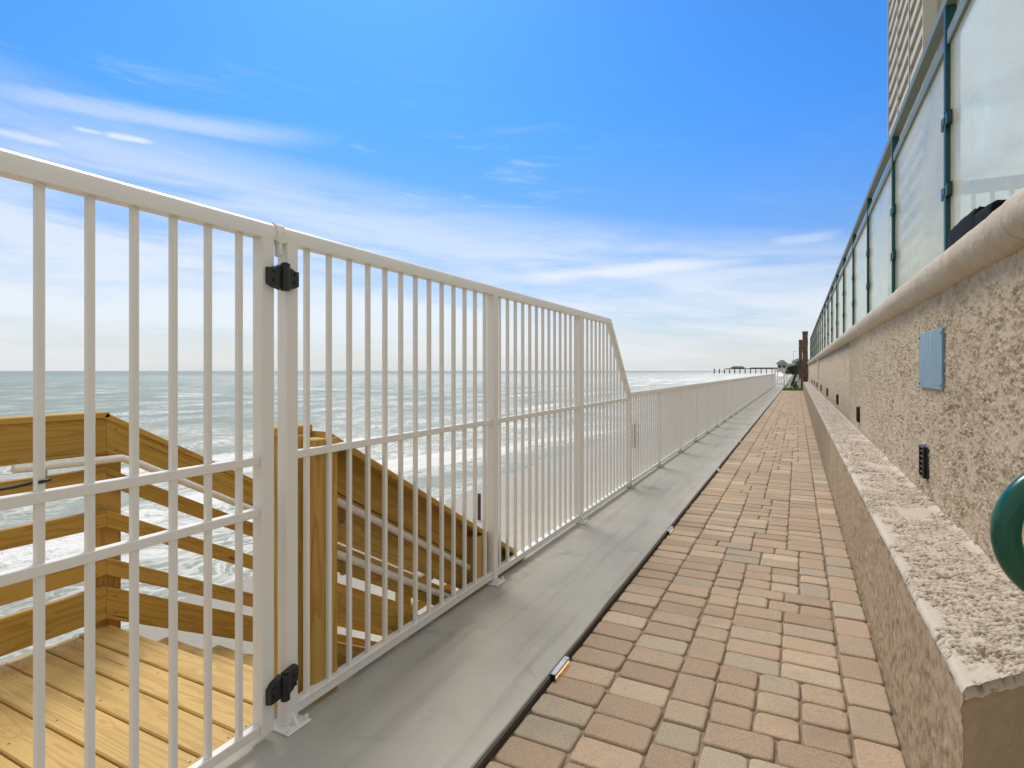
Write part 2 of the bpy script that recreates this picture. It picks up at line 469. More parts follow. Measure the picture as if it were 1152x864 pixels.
W = bpy.data.worlds.new('World'); S.world = W; W.use_nodes = True
def sky():
    nt = W.node_tree; t = NT(nt)
    bg = nt.nodes['Background']
    nish = t.n('ShaderNodeTexSky', sky_type='NISHITA', sun_disc=False, sun_elevation=R(SUN_EL), sun_rotation=R(SUN_AZ))
    nish.air_density = 1.0; nish.dust_density = .6; nish.ozone_density = 2.5
    d = t.n('ShaderNodeTexCoord').outputs['Generated']
    d = t.n('ShaderNodeVectorMath', {0: d}, operation='NORMALIZE').outputs[0]
    sp = t.n('ShaderNodeSeparateXYZ', {0: d}); x, y, z = sp.outputs
    az = t.math('MULTIPLY', t.math('ARCTAN2', x, y), 180/math.pi)
    el = t.math('MULTIPLY', t.math('ARCSINE', z), 180/math.pi)
    blue = t.mix(1.0, nish.outputs[0], t.mix(t.rng(el, 2, 26, 0, 1, True), (.86, .93, 1.08), SKYTINT), 'MULTIPLY')
    zc = t.math('ADD', t.math('MAXIMUM', z, 0.0), .10)
    u = t.math('DIVIDE', x, zc); v = t.math('DIVIDE', y, zc)
    uv = t.n('ShaderNodeCombineXYZ', {0: u, 1: v}).outputs[0]
    wp = t.n('ShaderNodeTexNoise', {'Vector': uv, 'Scale': .8, 'Detail': 3}).outputs['Color']
    uvw = t.vadd(uv, t.vmul(t.vadd(wp, (-.5, -.5, -.5)), (.9, .9, 0)))
    # az/el space streaks, drawn out along the horizon
    ae = t.n('ShaderNodeCombineXYZ', {0: t.math('MULTIPLY', az, .028), 1: t.math('MULTIPLY', t.math('ADD', el, t.math('MULTIPLY', az, .06)), .20)}).outputs[0]
    st = t.noise(ae, 1.15, 7, .60, .35)
    st2 = t.noise(t.vadd(ae, (4.4, 2.2, 0)), 2.6, 7, .62, .5)
    # veil: thick low down, thin above 20 degrees, heavier to the left
    lim = t.math('ADD', 12.8, t.math('MULTIPLY', az, -.15))
    rel = t.math('DIVIDE', el, lim)
    prof = t.ramp(rel, [(0, .70), (.25, .82), (.55, .70), (.8, .5), (.95, .12), (1, 0)])
    veil = t.math('MULTIPLY', prof, t.rng(st, .36, .60, .25, 1, True))
    wisps = t.math('MULTIPLY', t.rng(st2, .52, .74, 0, .55, True), t.math('MULTIPLY', t.rng(el, 30, 12, 0, 1, True), t.rng(az, -12, -34, .1, 1, True)))
    cl = t.math('MAXIMUM', veil, wisps)
    def streak(a0, e0, a1, e1, wid, amt, cl):
        # a cloud streak between two directions
        L = math.hypot(a1-a0, e1-e0); ux, uy = (a1-a0)/L, (e1-e0)/L
        da = t.math('SUBTRACT', az, a0); de = t.math('SUBTRACT', el, e0)
        s = t.math('DIVIDE', t.math('ADD', t.math('MULTIPLY', da, ux), t.math('MULTIPLY', de, uy)), L)
        nn = t.math('ABSOLUTE', t.math('ADD', t.math('MULTIPLY', da, -uy), t.math('MULTIPLY', de, ux)))
        nn = t.math('ADD', nn, t.math('MULTIPLY', t.math('SUBTRACT', st2, .5), wid*1.6))
        m = t.math('MULTIPLY', t.rng(nn, 0, wid, 1, 0, True), t.math('MULTIPLY', t.rng(s, -.15, .25, 0, 1, True), t.rng(s, .55, 1.05, 1, 0, True)))
        return t.math('MAXIMUM', cl, t.math('MULTIPLY', m, amt))
    for a in STREAKS: cl = streak(*a, cl)
    # broken bright cloud over the land; behind and overhead, unseen cloud added as fill
    oth = t.noise(uvw, .85, 7, .62, .3)
    edge = t.math('MULTIPLY', t.math('SUBTRACT', t.noise(uvw, 1.3, 5, .6), .5), 1.0)
    azw = t.math('ADD', az, t.math('MULTIPLY', edge, 9))
    elw = t.math('ADD', el, t.math('MULTIPLY', edge, 34))
    azl = t.math('ADD', az, t.math('MULTIPLY', edge, 50))
    west = t.rng(azw, 7.5, 11, 0, 1, True)
    back = t.math('MAXIMUM', west, t.math('MAXIMUM', t.rng(azl, -85, -125, 0, .9, True), t.rng(elw, 40, 58, 0, .9, True)))
    cl2 = t.math('MULTIPLY', t.math('MAXIMUM', t.rng(oth, .30, .46, .5, 1, True), t.math('MULTIPLY', west, .88)), back)
    cl = t.math('MAXIMUM', cl, cl2, clamp=True)
    ccol = t.mix(t.rng(oth, .40, .68), CLOUDHI, CLOUDLO)
    dot = t.n('ShaderNodeVectorMath', {0: d, 1: tuple(sd)}, operation='DOT_PRODUCT').outputs['Value']
    ccol = t.mix(t.rng(dot, .90, .995, 0, 1, True), ccol, (23, 21, 18))     # unseen bright cloud added round the sun to soften its light
    ccol = t.mix(1.0, ccol, t.math('ADD', 1.0, t.math('MULTIPLY', t.math('MULTIPLY', t.rng(az, 4, 9, 0, 1), t.rng(az, 60, 90, 1, 0)), .22)), 'MULTIPLY')
    ccol = t.mix(t.math('MULTIPLY', t.rng(t.noise(uvw, 2.1, 5, .6), .46, .66, 0, .75, True), west), ccol, (4.6, 4.6, 4.4))
    south = t.rng(y, .35, -.35, 1, .70, True)      # added cloud behind the camera, greyed to hold its fill down
    ccol = t.mix(1.0, ccol, south, 'MULTIPLY')
    ccol = t.mix(t.rng(back, 0, 1), CLOUDFRONT, ccol)
    hz = t.rng(el, 0, 6, .62, 0, True)
    skyc = t.mix(cl, blue, ccol)
    skyc = t.mix(hz, skyc, HAZE)
    nt.links.new(skyc, bg.inputs[0])
    bg.inputs[1].default_value = .10

def azel(px, py):
    th = math.atan((px-576)/F)
    return math.degrees(th-PHI), math.degrees(math.atan((417-py)/F*math.cos(th)))
SKYTINT = (.37, 1.0, 1.72)
CLOUDHI = (10.2, 9.9, 9.4); CLOUDLO = (5.6, 5.5, 5.3); CLOUDFRONT = (9.0, 9.4, 9.9)
HAZE = (7.6, 7.8, 8.0)
STREAKS = [(*azel(-60, 90), *azel(390, 158), 1.3, .45),
           (*azel(78, 143), *azel(128, 153), .42, .7), (*azel(112, 150), *azel(188, 163), .55, .85),
           (*azel(-40, 140), *azel(110, 172), .9, .75),
           (*azel(180, 165), *azel(260, 190), .6, .45),
           (*azel(560, 312), *azel(905, 285), 1.5, .85),
           (*azel(430, 265), *azel(780, 300), 1.1, .55),
           (*azel(860, 275), *azel(960, 262), .8, .4)]
sky()
S.view_settings.view_transform = 'Standard'; S.view_settings.look = 'None'
S.view_settings.exposure = 0.0; S.view_settings.gamma = 1
S.render.engine = 'CYCLES'

# ------------------------------------------------------------------ setting: land, beach, sea
def frange(a, b, s):
    r = []; v = a
    while v < b-1e-6: r.append(v); v += s
    r.append(b); return r

def grid_sheet(name, xs, ys, zf, m, label=None, attr=None, smooth=True):
    verts = [(x, y, zf(x, y)) for y in ys for x in xs]
    nx = len(xs)
    faces = [(j*nx+i, j*nx+i+1, (j+1)*nx+i+1, (j+1)*nx+i) for j in range(len(ys)-1) for i in range(nx-1)]
    me = bpy.data.meshes.new(name); me.from_pydata(verts, [], faces)
    if smooth:
        me.polygons.foreach_set('use_smooth', [True]*len(me.polygons))
    if attr:
        a = me.attributes.new(attr[0], 'FLOAT', 'POINT')
        a.data.foreach_set('value', [attr[1](x, y) for y in ys for x in xs])
    me.materials.append(m); me.update()
    o = bpy.data.objects.new(name, me); COL.objects.link(o)
    tag(o, label, None, None, 'structure')
    return o

geo = [1.25**k for k in range(1, 40)]
def spread(lo, hi, step, far_lo, far_hi):
    c = frange(lo, hi, step)
    up = []; v = hi; s = step
    while v < far_hi: s *= 1.22; v += s; up.append(min(v, far_hi))
    dn = []; v = lo; s = step
    while v > far_lo: s *= 1.22; v -= s; dn.append(max(v, far_lo))
    return dn[::-1] + c + up

def beach_z(x, y):
    z = -2.72 + (x+1.8)*.042
    if x < -13: z -= (-13-x)*.03
    return max(z, -6) + .035*noise.noise((x*.35, y*.12, 0)) + .02*noise.noise((x*1.3, y*.7, 3))
grid_sheet('beach', frange(-30, -1.8, .4), spread(-20, 60, .6, -3000, 6000), beach_z, M_SAND, 'pale sandy beach below the sea wall')

SEA = -3.08
def wave(x, y):
    d = -x
    wob = 2.2*noise.noise((x*.05, y*.035, 1.7)) + 6*noise.noise((x*.012, y*.010, 5.2))
    z = 0; fo = 0
    lam = 8.5+3*noise.noise((1.3, y*.006, 4.4))
    ph = (d + wob*2.2 + 1.6*noise.noise((x*.13, y*.11, 2.2)))/lam
    k = math.floor(ph); fr = ph-k
    strength = .5+.5*noise.fractal(Vector((k*3.7, y*.045, 9.1)), .8, 2.1, 3)
    crest = math.exp(-((fr-.5)/.13)**2)
    env = min(1, max(0, (d-9.5)/6))*(.25 if d > 60 else 1-.75*max(0, (d-15)/45))
    A = (.26*env*(.35+.9*max(0, strength)))
    if d > 60:
        A = .16*(.4+max(0, strength))
    z += A*crest
    front = math.exp(-((fr-.40)/.10)**2)
    brk = max(0.0, strength-.44)*2.3
    zone = 1.0 if d < 80 else max(0.0, 1-(d-80)/90)
    fo = min(1.0, front*brk*zone + .35*crest*brk*zone)
    z += .05*noise.noise((x*.5, y*.25, 2)) + .03*noise.noise((x*1.4, y*.8, 7))
    return z, fo
_c = {}
def wv(x, y):
    r = _c.get((x, y))
    if r is None: r = _c[(x, y)] = wave(x, y)
    return r
xs = spread(-62, -8.5, .38, -9000, -8.6)
xs = [v for v in xs if v <= -8.5]
grid_sheet('sea', xs, spread(-12, 110, .55, -6000, 9000), lambda x, y: SEA + (wv(x, y)[0] if abs(y) < 1500 and x > -700 else 0), M_SEA,
           'grey green sea with rows of white surf', ('foam', lambda x, y: wv(x, y)[1] if x > -400 else 0))
grid_sheet('ground', [-1.2, .9, 3, 12, 40, 150, 600, 3000], spread(-20, 60, 8, -3000, 6000), lambda x, y: -.16, M_GROUND, 'sandy ground behind the sea wall')

# ------------------------------------------------------------------ walkway and pavers
bm = bmesh.new()
ex = [-6.0, -.1, 11.72, 23.6, 35.5, 47.4, 59.3, 71.2]
for a, b_ in zip(ex, ex[1:]):
    # slab with a slightly wobbly edge next to the pavers
    ysl = frange(a+.006, b_-.006, .16)
    rows = []
    for y in ysl:
        e = .006*noise.noise((y*1.7, 3, 0)) + .004*noise.noise((y*9, 1, 0))
        rows.append([bm.verts.new(c) for c in ((-1.80, y, -.20), (-1.80, y, 0), (-.960+e, y, 0), (-.956+e, y, -.005), (-.955+e, y, -.20))])
    for A, B in zip(rows, rows[1:]):
        for k in range(4): bm.faces.new([A[k], A[k+1], B[k+1], B[k]])
    bm.faces.new(rows[0]); bm.faces.new(rows[-1][::-1])
o = build('concrete_walkway', bm, M_CONC, origin=(-1.4, 0, 0)); tag(o, 'smooth grey concrete walkway strip beside the fence', None, None, 'structure')
bm = bmesh.new(); box(bm, -1.79, -.99, -400, 900, -4.2, -.205)
o = build('sea_wall', bm, M_CONC, origin=(-1.4, 0, -4.2)); tag(o, 'tall concrete sea wall holding up the walkway above the beach', 'wall')

PZ = -.028
def stones():
    """random tiling of 6x6, 6x9 and 9x6 inch stones between two edge courses"""
    out = []
    Y0, Y1 = -4.0, 42.0
    y = Y0; 
    while y < Y1:
        out.append((-.943, -.709, y, min(y+.150, Y1))); y += .150
    y = Y0+.07
    while y < Y1:
        out.append((.175, .333, y, min(y+.226, Y1))); y += .226
    c = .0802; n = 11
    hgt = [0]*n
    lim = int((Y1-Y0)/.0755)
    while True:
        m = min(hgt)
        if m >= lim: break
        i = hgt.index(m); g = 0
        while i+g < n and hgt[i+g] == m: g += 1
        ok = [w for w in (2, 3) if g-w != 1 and w <= g]
        w = random.choice(ok + ([3] if 3 in ok else []))
        dpt = 2 if w == 3 else random.choice((2, 2, 3))
        nb = [hgt[k]-m for k in (i-1, i+w) if 0 <= k < n]
        if 3 in nb and random.random() < .65: dpt = 3          # close up level with a neighbour so that the courses break
        elif 2 in nb and random.random() < .75: dpt = 2
        out.append((-.709+i*c, -.709+(i+w)*c, Y0+m*.0755, min(Y0+(m+dpt)*.0755, Y1)))
        for k in range(w): hgt[i+k] = m+dpt
    # plain field on the landing to the right of the low wall
    yy = -4.0; r = 0
    while yy < 1.3:
        xx = .338 + (0 if r % 2 else -.11)
        while xx < 3.4:
            out.append((max(xx, .338), min(xx+.228, 3.4), yy, yy+.15)); xx += .228
        yy += .15; r += 1
    return out

def pave():
    bm = bmesh.new()
    lay = bm.loops.layers.color.new('tint')
    for (x0, x1, y0, y1) in stones():
        if x1-x0 < .03 or y1-y0 < .03: continue
        near = y0 < 11
        g = .0032
        zt = PZ + random.uniform(-.003, .003)
        tx, ty = random.uniform(-.012, .012), random.uniform(-.012, .012)
        cx, cy = (x0+x1)/2+random.uniform(-.002, .002), (y0+y1)/2+random.uniform(-.002, .002)
        hx, hy = (x1-x0)/2-g, (y1-y0)/2-g
        def ring(ins, z, rad, seg):
            vs = []
            a, b_ = hx-ins, hy-ins
            for qx, qy, a0 in ((1, 1, 0), (-1, 1, 90), (-1, -1, 180), (1, -1, 270)):
                for k in range(seg+1):
                    an = R(a0+90*k/max(seg, 1)) if seg else R(a0+45)
                    px = qx*(a-rad)+rad*math.cos(an); py = qy*(b_-rad)+rad*math.sin(an)
                    if near:
                        px += .0075*noise.noise((cx*31+px*30, cy*17+py*30, 0)); py += .0075*noise.noise((cx*11+px*30, cy*29+py*30, 5))
                    vs.append(bm.verts.new((cx+px, cy+py, z+tx*px+ty*py)))
            return vs
        seg = 3 if near else (1 if y0 < 22 else 0)
        rr = .020 if near else .014
        if seg == 0: rr = 0.0001
        if near:
            rs = [ring(0, zt-.05, rr, seg), ring(0, zt-.010, rr, seg), ring(.0025, zt-.004, rr, seg), ring(.006, zt-.001, rr, seg), ring(.011, zt, rr, seg)]
        else:
            rs = [ring(0, zt-.03, rr, seg), ring(0, zt-.008, rr, seg), ring(.008, zt, rr, seg)]
        tint = random.random(); tone = random.random()
        if random.random() < .06: tone = 0; tint = random.choice((0, 1))
        fs = []
        n = len(rs[0])
        for A, B in zip(rs, rs[1:]):
            for k in range(n): fs.append(bm.faces.new([A[k], A[(k+1) % n], B[(k+1) % n], B[k]]))
        fs.append(bm.faces.new(rs[-1]))
        for f in fs:
            f.smooth = f is not fs[-1]
            for l in f.loops: l[lay] = (tint, tone, 0, 1)
    o = build('paver_path', bm, M_PAVER, origin=(-.3, 0, PZ))
    tag(o, 'tan and buff concrete paver path between the walkway and the stucco wall', None, None, 'structure')
    grid_sheet('joint_bed', [-.956, -.3, .36, 3.6], spread(-4, 42, 2, -4.1, 42.1)[0:], lambda x, y: PZ-.0125, M_JOINT, 'dark sand bed in the joints of the pavers')
pave()
bm = bmesh.new(); box(bm, -.9535, -.9455, -4, 42, -.15, -.008)
tag(build('edging_strip', bm, M_DARKWOOD, origin=(-.95, 0, -.1)), 'thin dark strip between the walkway slab and the pavers', None, None, 'structure')

# ------------------------------------------------------------------ white fence
FX = -1.68
BAR = .0095
RAILPROF = [(-.025, -.03), (.025, -.03), (.027, .004), (.022, .019), (.011, .028), (0, .031), (-.011, .028), (-.022, .019), (-.027, .004)]
def bars_at(y0, y1, n): return [y0 + (y1-y0)*(k+.78)/(n+.62) for k in range(n)]

def fence_post(parent, y, ztop, w=.026):
    bm = bmesh.new(); box(bm, FX-w, FX+w, y-w, y+w, .004, ztop, .003)
    p = build('post', bm, M_WHITE, parent, origin=(FX, y, 0))
    bm = bmesh.new(); box(bm, FX-.055, FX+.065, y-.055, y+.055, .0, .009, .003)
    for sx in (-1, 1):
        for sy in (-1, 1): tube(bm, [(FX+.005+sx*.046, y+sy*.042, .008), (FX+.005+sx*.046, y+sy*.042, .026)], .007, 6)
    for sx in (1,):
        t = bmesh.new()
        vs = [t.verts.new(c) for c in ((FX+.026, y-.004, .008), (FX+.055, y-.004, .008), (FX+.026, y-.004, .045), (FX+.026, y+.004, .008), (FX+.055, y+.004, .008), (FX+.026, y+.004, .045))]
        for f in ((0, 1, 2), (3, 5, 4), (0, 3, 4, 1), (1, 4, 5, 2), (2, 5, 3, 0)): t.faces.new([vs[i] for i in f])
        merge(bm, t)
    build('base_plate', bm, M_STEEL if ztop < 1.2 else M_WHITE, p)
    return p

def baluster(parent, y, z0, z1):
    bm = bmesh.new(); box(bm, FX-BAR, FX+BAR, y-BAR, y+BAR, z0, z1, .0018)
    return build('baluster', bm, M_WHITE, parent, origin=(FX, y, z0))

tall = empty('tall_fence', (FX, 3.8, 0), 'tall white metal picket fence from the gate to where its top rail slopes down', 'fence')
P = [1.487, 3.055, 4.607, 6.22]
for i, y in enumerate(P):
    fence_post(tall, y, 1.79 if i < 3 else 1.05)
GA, GB = 5.47, 6.195
def topz(y): return 1.775 if y < GA else 1.775-(y-GA)/(GB-GA)*.745
bm = bmesh.new(); sweep_yz(bm, RAILPROF, [(1.452, 1.80), (GA, 1.80), (6.215, 1.035)], FX)
autosmooth(build('top_rail', bm, M_WHITE, tall), 30)
bm = bmesh.new(); box(bm, FX-.0145, FX+.0145, 1.513, 6.196, .977, 1.007, .002); build('mid_rail', bm, M_WHITE, tall)
bm = bmesh.new(); box(bm, FX-.016, FX+.016, 1.513, 6.196, .028, .066, .002)
box(bm, FX-.022, FX+.022, 1.513, 6.196, .066, .072, .002); build('bottom_rail', bm, M_WHITE, tall)
for a, b_ in zip(P, P[1:]):
    for y in bars_at(a, b_, 13): baluster(tall, y, .0695, topz(y))
# white plastic sleeve closing the joint over the gate post
bm = bmesh.new()
sweep_yz(bm, [(dx*1.2, dn*1.2) for dx, dn in RAILPROF], [(1.415, 1.80), (1.45, 1.80)], FX)
box(bm, FX+.0, FX+.030, 1.424, 1.440, 1.715, 1.77, .004)
build('rail_sleeve', bm, M_CANVAS, tall)

gate = empty('gate', (FX, .9, 0), 'white metal picket gate with two middle rails in front of the wooden deck', 'gate')
for y in (.372, 1.381):
    bm = bmesh.new(); box(bm, FX-.025, FX+.025, y-.026, y+.026, .03, 1.775, .003); build('stile', bm, M_WHITE, gate)
bm = bmesh.new(); sweep_yz(bm, RAILPROF, [(.34, 1.80), (1.416, 1.80)], FX); autosmooth(build('top_rail', bm, M_WHITE, gate), 30)
for z in (.977, .797):
    bm = bmesh.new(); box(bm, FX-.0145, FX+.0145, .398, 1.355, z, z+.029, .002); build('mid_rail', bm, M_WHITE, gate)
bm = bmesh.new(); box(bm, FX-.0145, FX+.0145, .398, 1.355, .035, .07, .002); build('bottom_rail', bm, M_WHITE, gate)
for k in range(8): baluster(gate, 1.283-.1124*k, .068, 1.778)
for z in (1.638, .178):
    bm = bmesh.new()
    yc = 1.4335; x0 = FX+.0265
    tube(bm, [(x0+.022, yc, z-.048), (x0+.022, yc, z+.048)], .0165, 14)
    tube(bm, [(x0+.022, yc, z+.048), (x0+.022, yc, z+.052)], .011, 10)
    for s in (-1, 1):
        t = bmesh.new()
        out = [(.012, .046), (.050, .030), (.066, .030), (.066, -.028), (.050, -.036), (.012, -.046)] if z > 1 else \
              ([(.012, .046), (.050, .030), (.066, .014), (.066, -.040), (.050, -.040), (.012, -.036)] if s < 0 else [(.012, .046), (.05, .052), (.066, .046), (.062, .0), (.040, -.03), (.012, -.046)])
        A = [t.verts.new((x0+.0005, yc+s*a, z+b_)) for a, b_ in out]
        B = [t.verts.new((x0+.022, yc+s*(a*.94), z+b_*.92)) for a, b_ in out]
        t.faces.new(A); t.faces.new(B)
        for k in range(6): t.faces.new([A[k], A[(k+1) % 6], B[(k+1) % 6], B[k]])
        merge(bm, t)
    for s_ in (-1, 1):
        for dz in (-.014, .016): tube(bm, [(x0+.015, yc+s_*.046, z+dz), (x0+.0255, yc+s_*.046, z+dz)], .0055, 8)
    autosmooth(build('hinge', bm, M_BLACK, gate), 35)
latch = empty('latch_post', (FX, .30, 0), 'white square post at the latch side of the picket gate', 'post')
bm = bmesh.new(); box(bm, FX-.026, FX+.026, .275, .327, .0, 1.83, .003); build('post', bm, M_WHITE, latch)

low = empty('low_fence', (FX, 28, 0), 'long low white picket fence running away beside the walkway to the far end', 'fence')
LY = [6.22+1.52*k for k in range(30)]
for y in LY[1:]: fence_post(low, y, 1.015)
bm = bmesh.new(); sweep_yz(bm, RAILPROF, [(6.23, 1.04), (LY[-1]+.03, 1.04)], FX); autosmooth(build('top_rail', bm, M_WHITE, low), 30)
bm = bmesh.new(); box(bm, FX-.016, FX+.016, 6.247, LY[-1]-.027, .03, .068, .002); build('bottom_rail', bm, M_WHITE, low)
allb = [y for a, b_ in zip(LY, LY[1:]) for y in bars_at(a, b_, 13)]
for y in allb[:99]: baluster(low, y, .066, 1.012)
bm = bmesh.new(); box(bm, FX-.075, FX-.012, 6.50, 6.62, .40, .69, .006); build('latch_box', bm, M_STEEL, low)
bm = bmesh.new()
for y in allb[99:]: box(bm, FX-BAR, FX+BAR, y-BAR, y+BAR, .066, 1.012)
tag(build('baluster', bm, M_WHITE, low), kind='stuff')

# loosely tied dark cable at the gate
bm = bmesh.new()
tube(bm, [(FX-.03, .50, 1.022), (FX-.035, .60, 1.018), (FX-.03, .68, 1.020), (FX-.022, .715, 1.025), (FX-.013, .735, 1.032), (FX+.012, .738, 1.032), (FX+.014, .715, 1.03)], .0042, 8)
o = build('cable', bm, M_CABLE, origin=(FX, .7, 1.02), smooth=True); tag(o, 'thin black cable looped round a gate bar at the left edge', 'cable')

# small lit lamps along the walkway edge
for i, (y, lab) in enumerate(((2.33, 'nearest small lit strip lamp at the walkway edge beside the pavers'), (4.75, 'second small lit strip lamp along the walkway edge, level with the tall fence'),
                         (7.9, 'third small strip lamp along the walkway edge, near the start of the low fence'), (11.2, 'fourth small strip lamp, just before the slab joint in the walkway'))):
    l = empty('strip_lamp', (-.94, y, -.03), lab, 'lamp', 'strip lamps along the walkway edge')
    bm = bmesh.new(); box(bm, -.951, -.926, y-.085, y+.085, -.012, -.001, .002); build('housing', bm, M_STEEL, l)
    bm = bmesh.new(); box(bm, -.9515, -.925, y-.091, y-.0855, -.030, .0, .001); build('end_cap', bm, M_BLACK, l)
    bm = bmesh.new(); box(bm, -.9445, -.929, y-.08, y+.084, -.0245, -.0125, .001); build('lens', bm, M_LENS, l)

# ------------------------------------------------------------------ wooden deck and stairs
XO, XN = -3.15, -1.80          # sea-side and land-side rail planes
ST = .572                      # slope of the flights
st = empty('wooden_stairway', (-2.5, 2, -3), 'yellow pine deck and stairs with board railings leading down to the beach', 'stairs')
DY = 1.66                      # end of the deck, first flight starts
LZ, LYA, LYB = -1.43, 4.16, 5.24   # landing
y = DY-.07
k = 0
while y > -1.6:
    board('deck_board', st, M_DECK, (XO-.02, y, -.019+random.uniform(-.002, .002)), (XN+.045, y, -.019+random.uniform(-.002, .002)), .138, .038, up=(0, 1, 0), bev=.005)
    y -= .1455; k += 1
y = LYA+.07
while y < LYB:
    board('deck_board', st, M_DECK, (XO-.02, y, LZ-.019), (XN+.02, y, LZ-.019), .138, .038, up=(0, 1, 0), bev=.005); y += .1455
# stringers and joists
for x in (XO+.02, (XO+XN)/2, XN-.03):
    board('stringer', st, M_WOOD, (x, DY-.05, -.20), (x, LYA+.05, LZ-.16), .26, .038)
    board('stringer', st, M_WOOD, (x, LYB-.05, LZ-.20), (x, 8.05, -3.1), .26, .038)
for x in (XO+.03, -2.3, XN+.0):
    board('joist', st, M_WOOD, (x, -1.6, -.135), (x, DY-.01, -.135), .184, .038)
    board('joist', st, M_WOOD, (x, LYA, LZ-.135), (x, LYB, LZ-.135), .184, .038)
def flight(y0, z0, y1, z1):
    n = max(2, round((z0-z1)/.178)); ry = (y1-y0)/n; rz = (z0-z1)/n
    for i in range(1, n):
        zz = z0-rz*i; ya = y0+ry*(i-1)
        for q in (0, 1):
            yy = ya+.07+q*.144
            board('tread', st, M_DECK, (XO+.01, yy, zz-.019), (XN-.01, yy, zz-.019), .138, .038, up=(0, 1, 0))
flight(DY, 0, LYA, LZ); flight(LYB, LZ, 8.0, -3.0)
def railz(y):                   # walking surface below the rail
    if y < DY: return 0
    if y < LYA: return -(y-DY)/(LYA-DY)*(-LZ)
    if y < LYB: return LZ
    return LZ - (y-LYB)*ST
M_PALEWOOD = mat('tan_rail_paint', m_plain, c=(.58, .46, .27), rough=.45, var=.12, sc=12)
BANDS = [(.975, .184), (.768, .089), (.555, .089), (.312, .089), (.126, .165)]
BANDS_N = [(.975, .184), (.786, .184), (.60, .12), (.40, .12), (.15, .165)]
def rail_side(x, inward, ys, BANDS=BANDS):
    xo = x - inward*.0
    for a, b_ in zip(ys, ys[1:]):
        for zc, w in BANDS:
            za, zb = railz(a)+zc, railz(b_)+zc
            board('rail_board', st, M_WOOD, (xo, a, za), (xo, b_, zb), w, .036, bev=.003, plumb=True)
    for a, b_ in zip(ys, ys[1:]):    # flat cap
        za, zb = railz(a)+1.068, railz(b_)+1.068
        board('rail_board', st, M_WOOD, (xo-inward*.035, a-.012, za+.012), (xo-inward*.035, b_+.012, zb+.012), .130, .030, up=(1, 0, 0))
rail_side(XO, 1, [-1.6, DY-.03, LYA, LYB, 7.9])
rail_side(XN, -1, [DY+.06, LYA, LYB, 7.9], BANDS_N)
for (x, s) in ((XO-.068, 0), (XN+.066, 1)):
    for y in (-1.55, .05, DY, 2.95, LYA, LYB, 6.6, 7.85):
        if s and y < 1: continue
        if s and y < 2: y = DY+.03
        board('post', st, M_WOOD, (x, y, railz(y)-.55 if y < 7 else -3.6), (x, y, railz(y)+1.05), .125, .09, up=(0, 1, 0))
# land-side newel beside the gate
board('post', st, M_WOOD, (XN-.02, DY-.045, -.3), (XN-.02, DY-.04, 1.05), .09, .12, up=(0, 1, 0))
board('rail_board', st, M_WOOD, (XN-.055, DY-.13, 1.066), (XN-.055, DY+.05, 1.066), .14, .036, up=(1, 0, 0))
# handrails of grey pipe, on brackets
def pipe(x, ys, off, x_in, m=None, r=.019):
    pts = [(x, y, railz(y)+off) for y in ys]
    bm = bmesh.new()
    dense = []
    for a, b_ in zip(pts, pts[1:]):
        A, B = Vector(a), Vector(b_)
        for q in (.03, .5, .97): dense.append(A.lerp(B, q))
    dense = [Vector(pts[0])]+dense+[Vector(pts[-1])]
    tube(bm, dense, r, 12)
    h = build('handrail', bm, m or M_PIPE, st); autosmooth(h, 50)
    bm = bmesh.new()
    for y in [ys[0]+.12+1.15*i for i in range(int((ys[-1]-ys[0])/1.15))]:
        tube(bm, [(x, y, railz(y)+off-.016), (x, y, railz(y)+off-.055), ((x+x_in)/2, y, railz(y)+off-.075), (x_in, y, railz(y)+off-.075)], .007, 6)
    build('bracket', bm, M_STEEL, h)
pipe(XO+.085, [1.22, DY+.02, LYA, LYB, 7.8], .872, XO+.018)
for off in (.835, .61):
    pipe(XN+.048, [DY+.085, 2.90], off, XN+.018, M_PIPE, .017)
    pipe(XN+.048, [3.0, LYA-.05], off, XN+.018, M_PIPE, .017)
    pipe(XN-.085, [LYB+.1, 7.8], off, XN-.018)

bm = bmesh.new(); box(bm, -8.25, -8.17, 14.1, 14.18, -3.1, -2.25, .01)
tag(build('marker_post', bm, M_DARKWOOD, origin=(-8.21, 14.14, -3.05)), 'short dark post standing on the sand beyond the stairs', 'post')

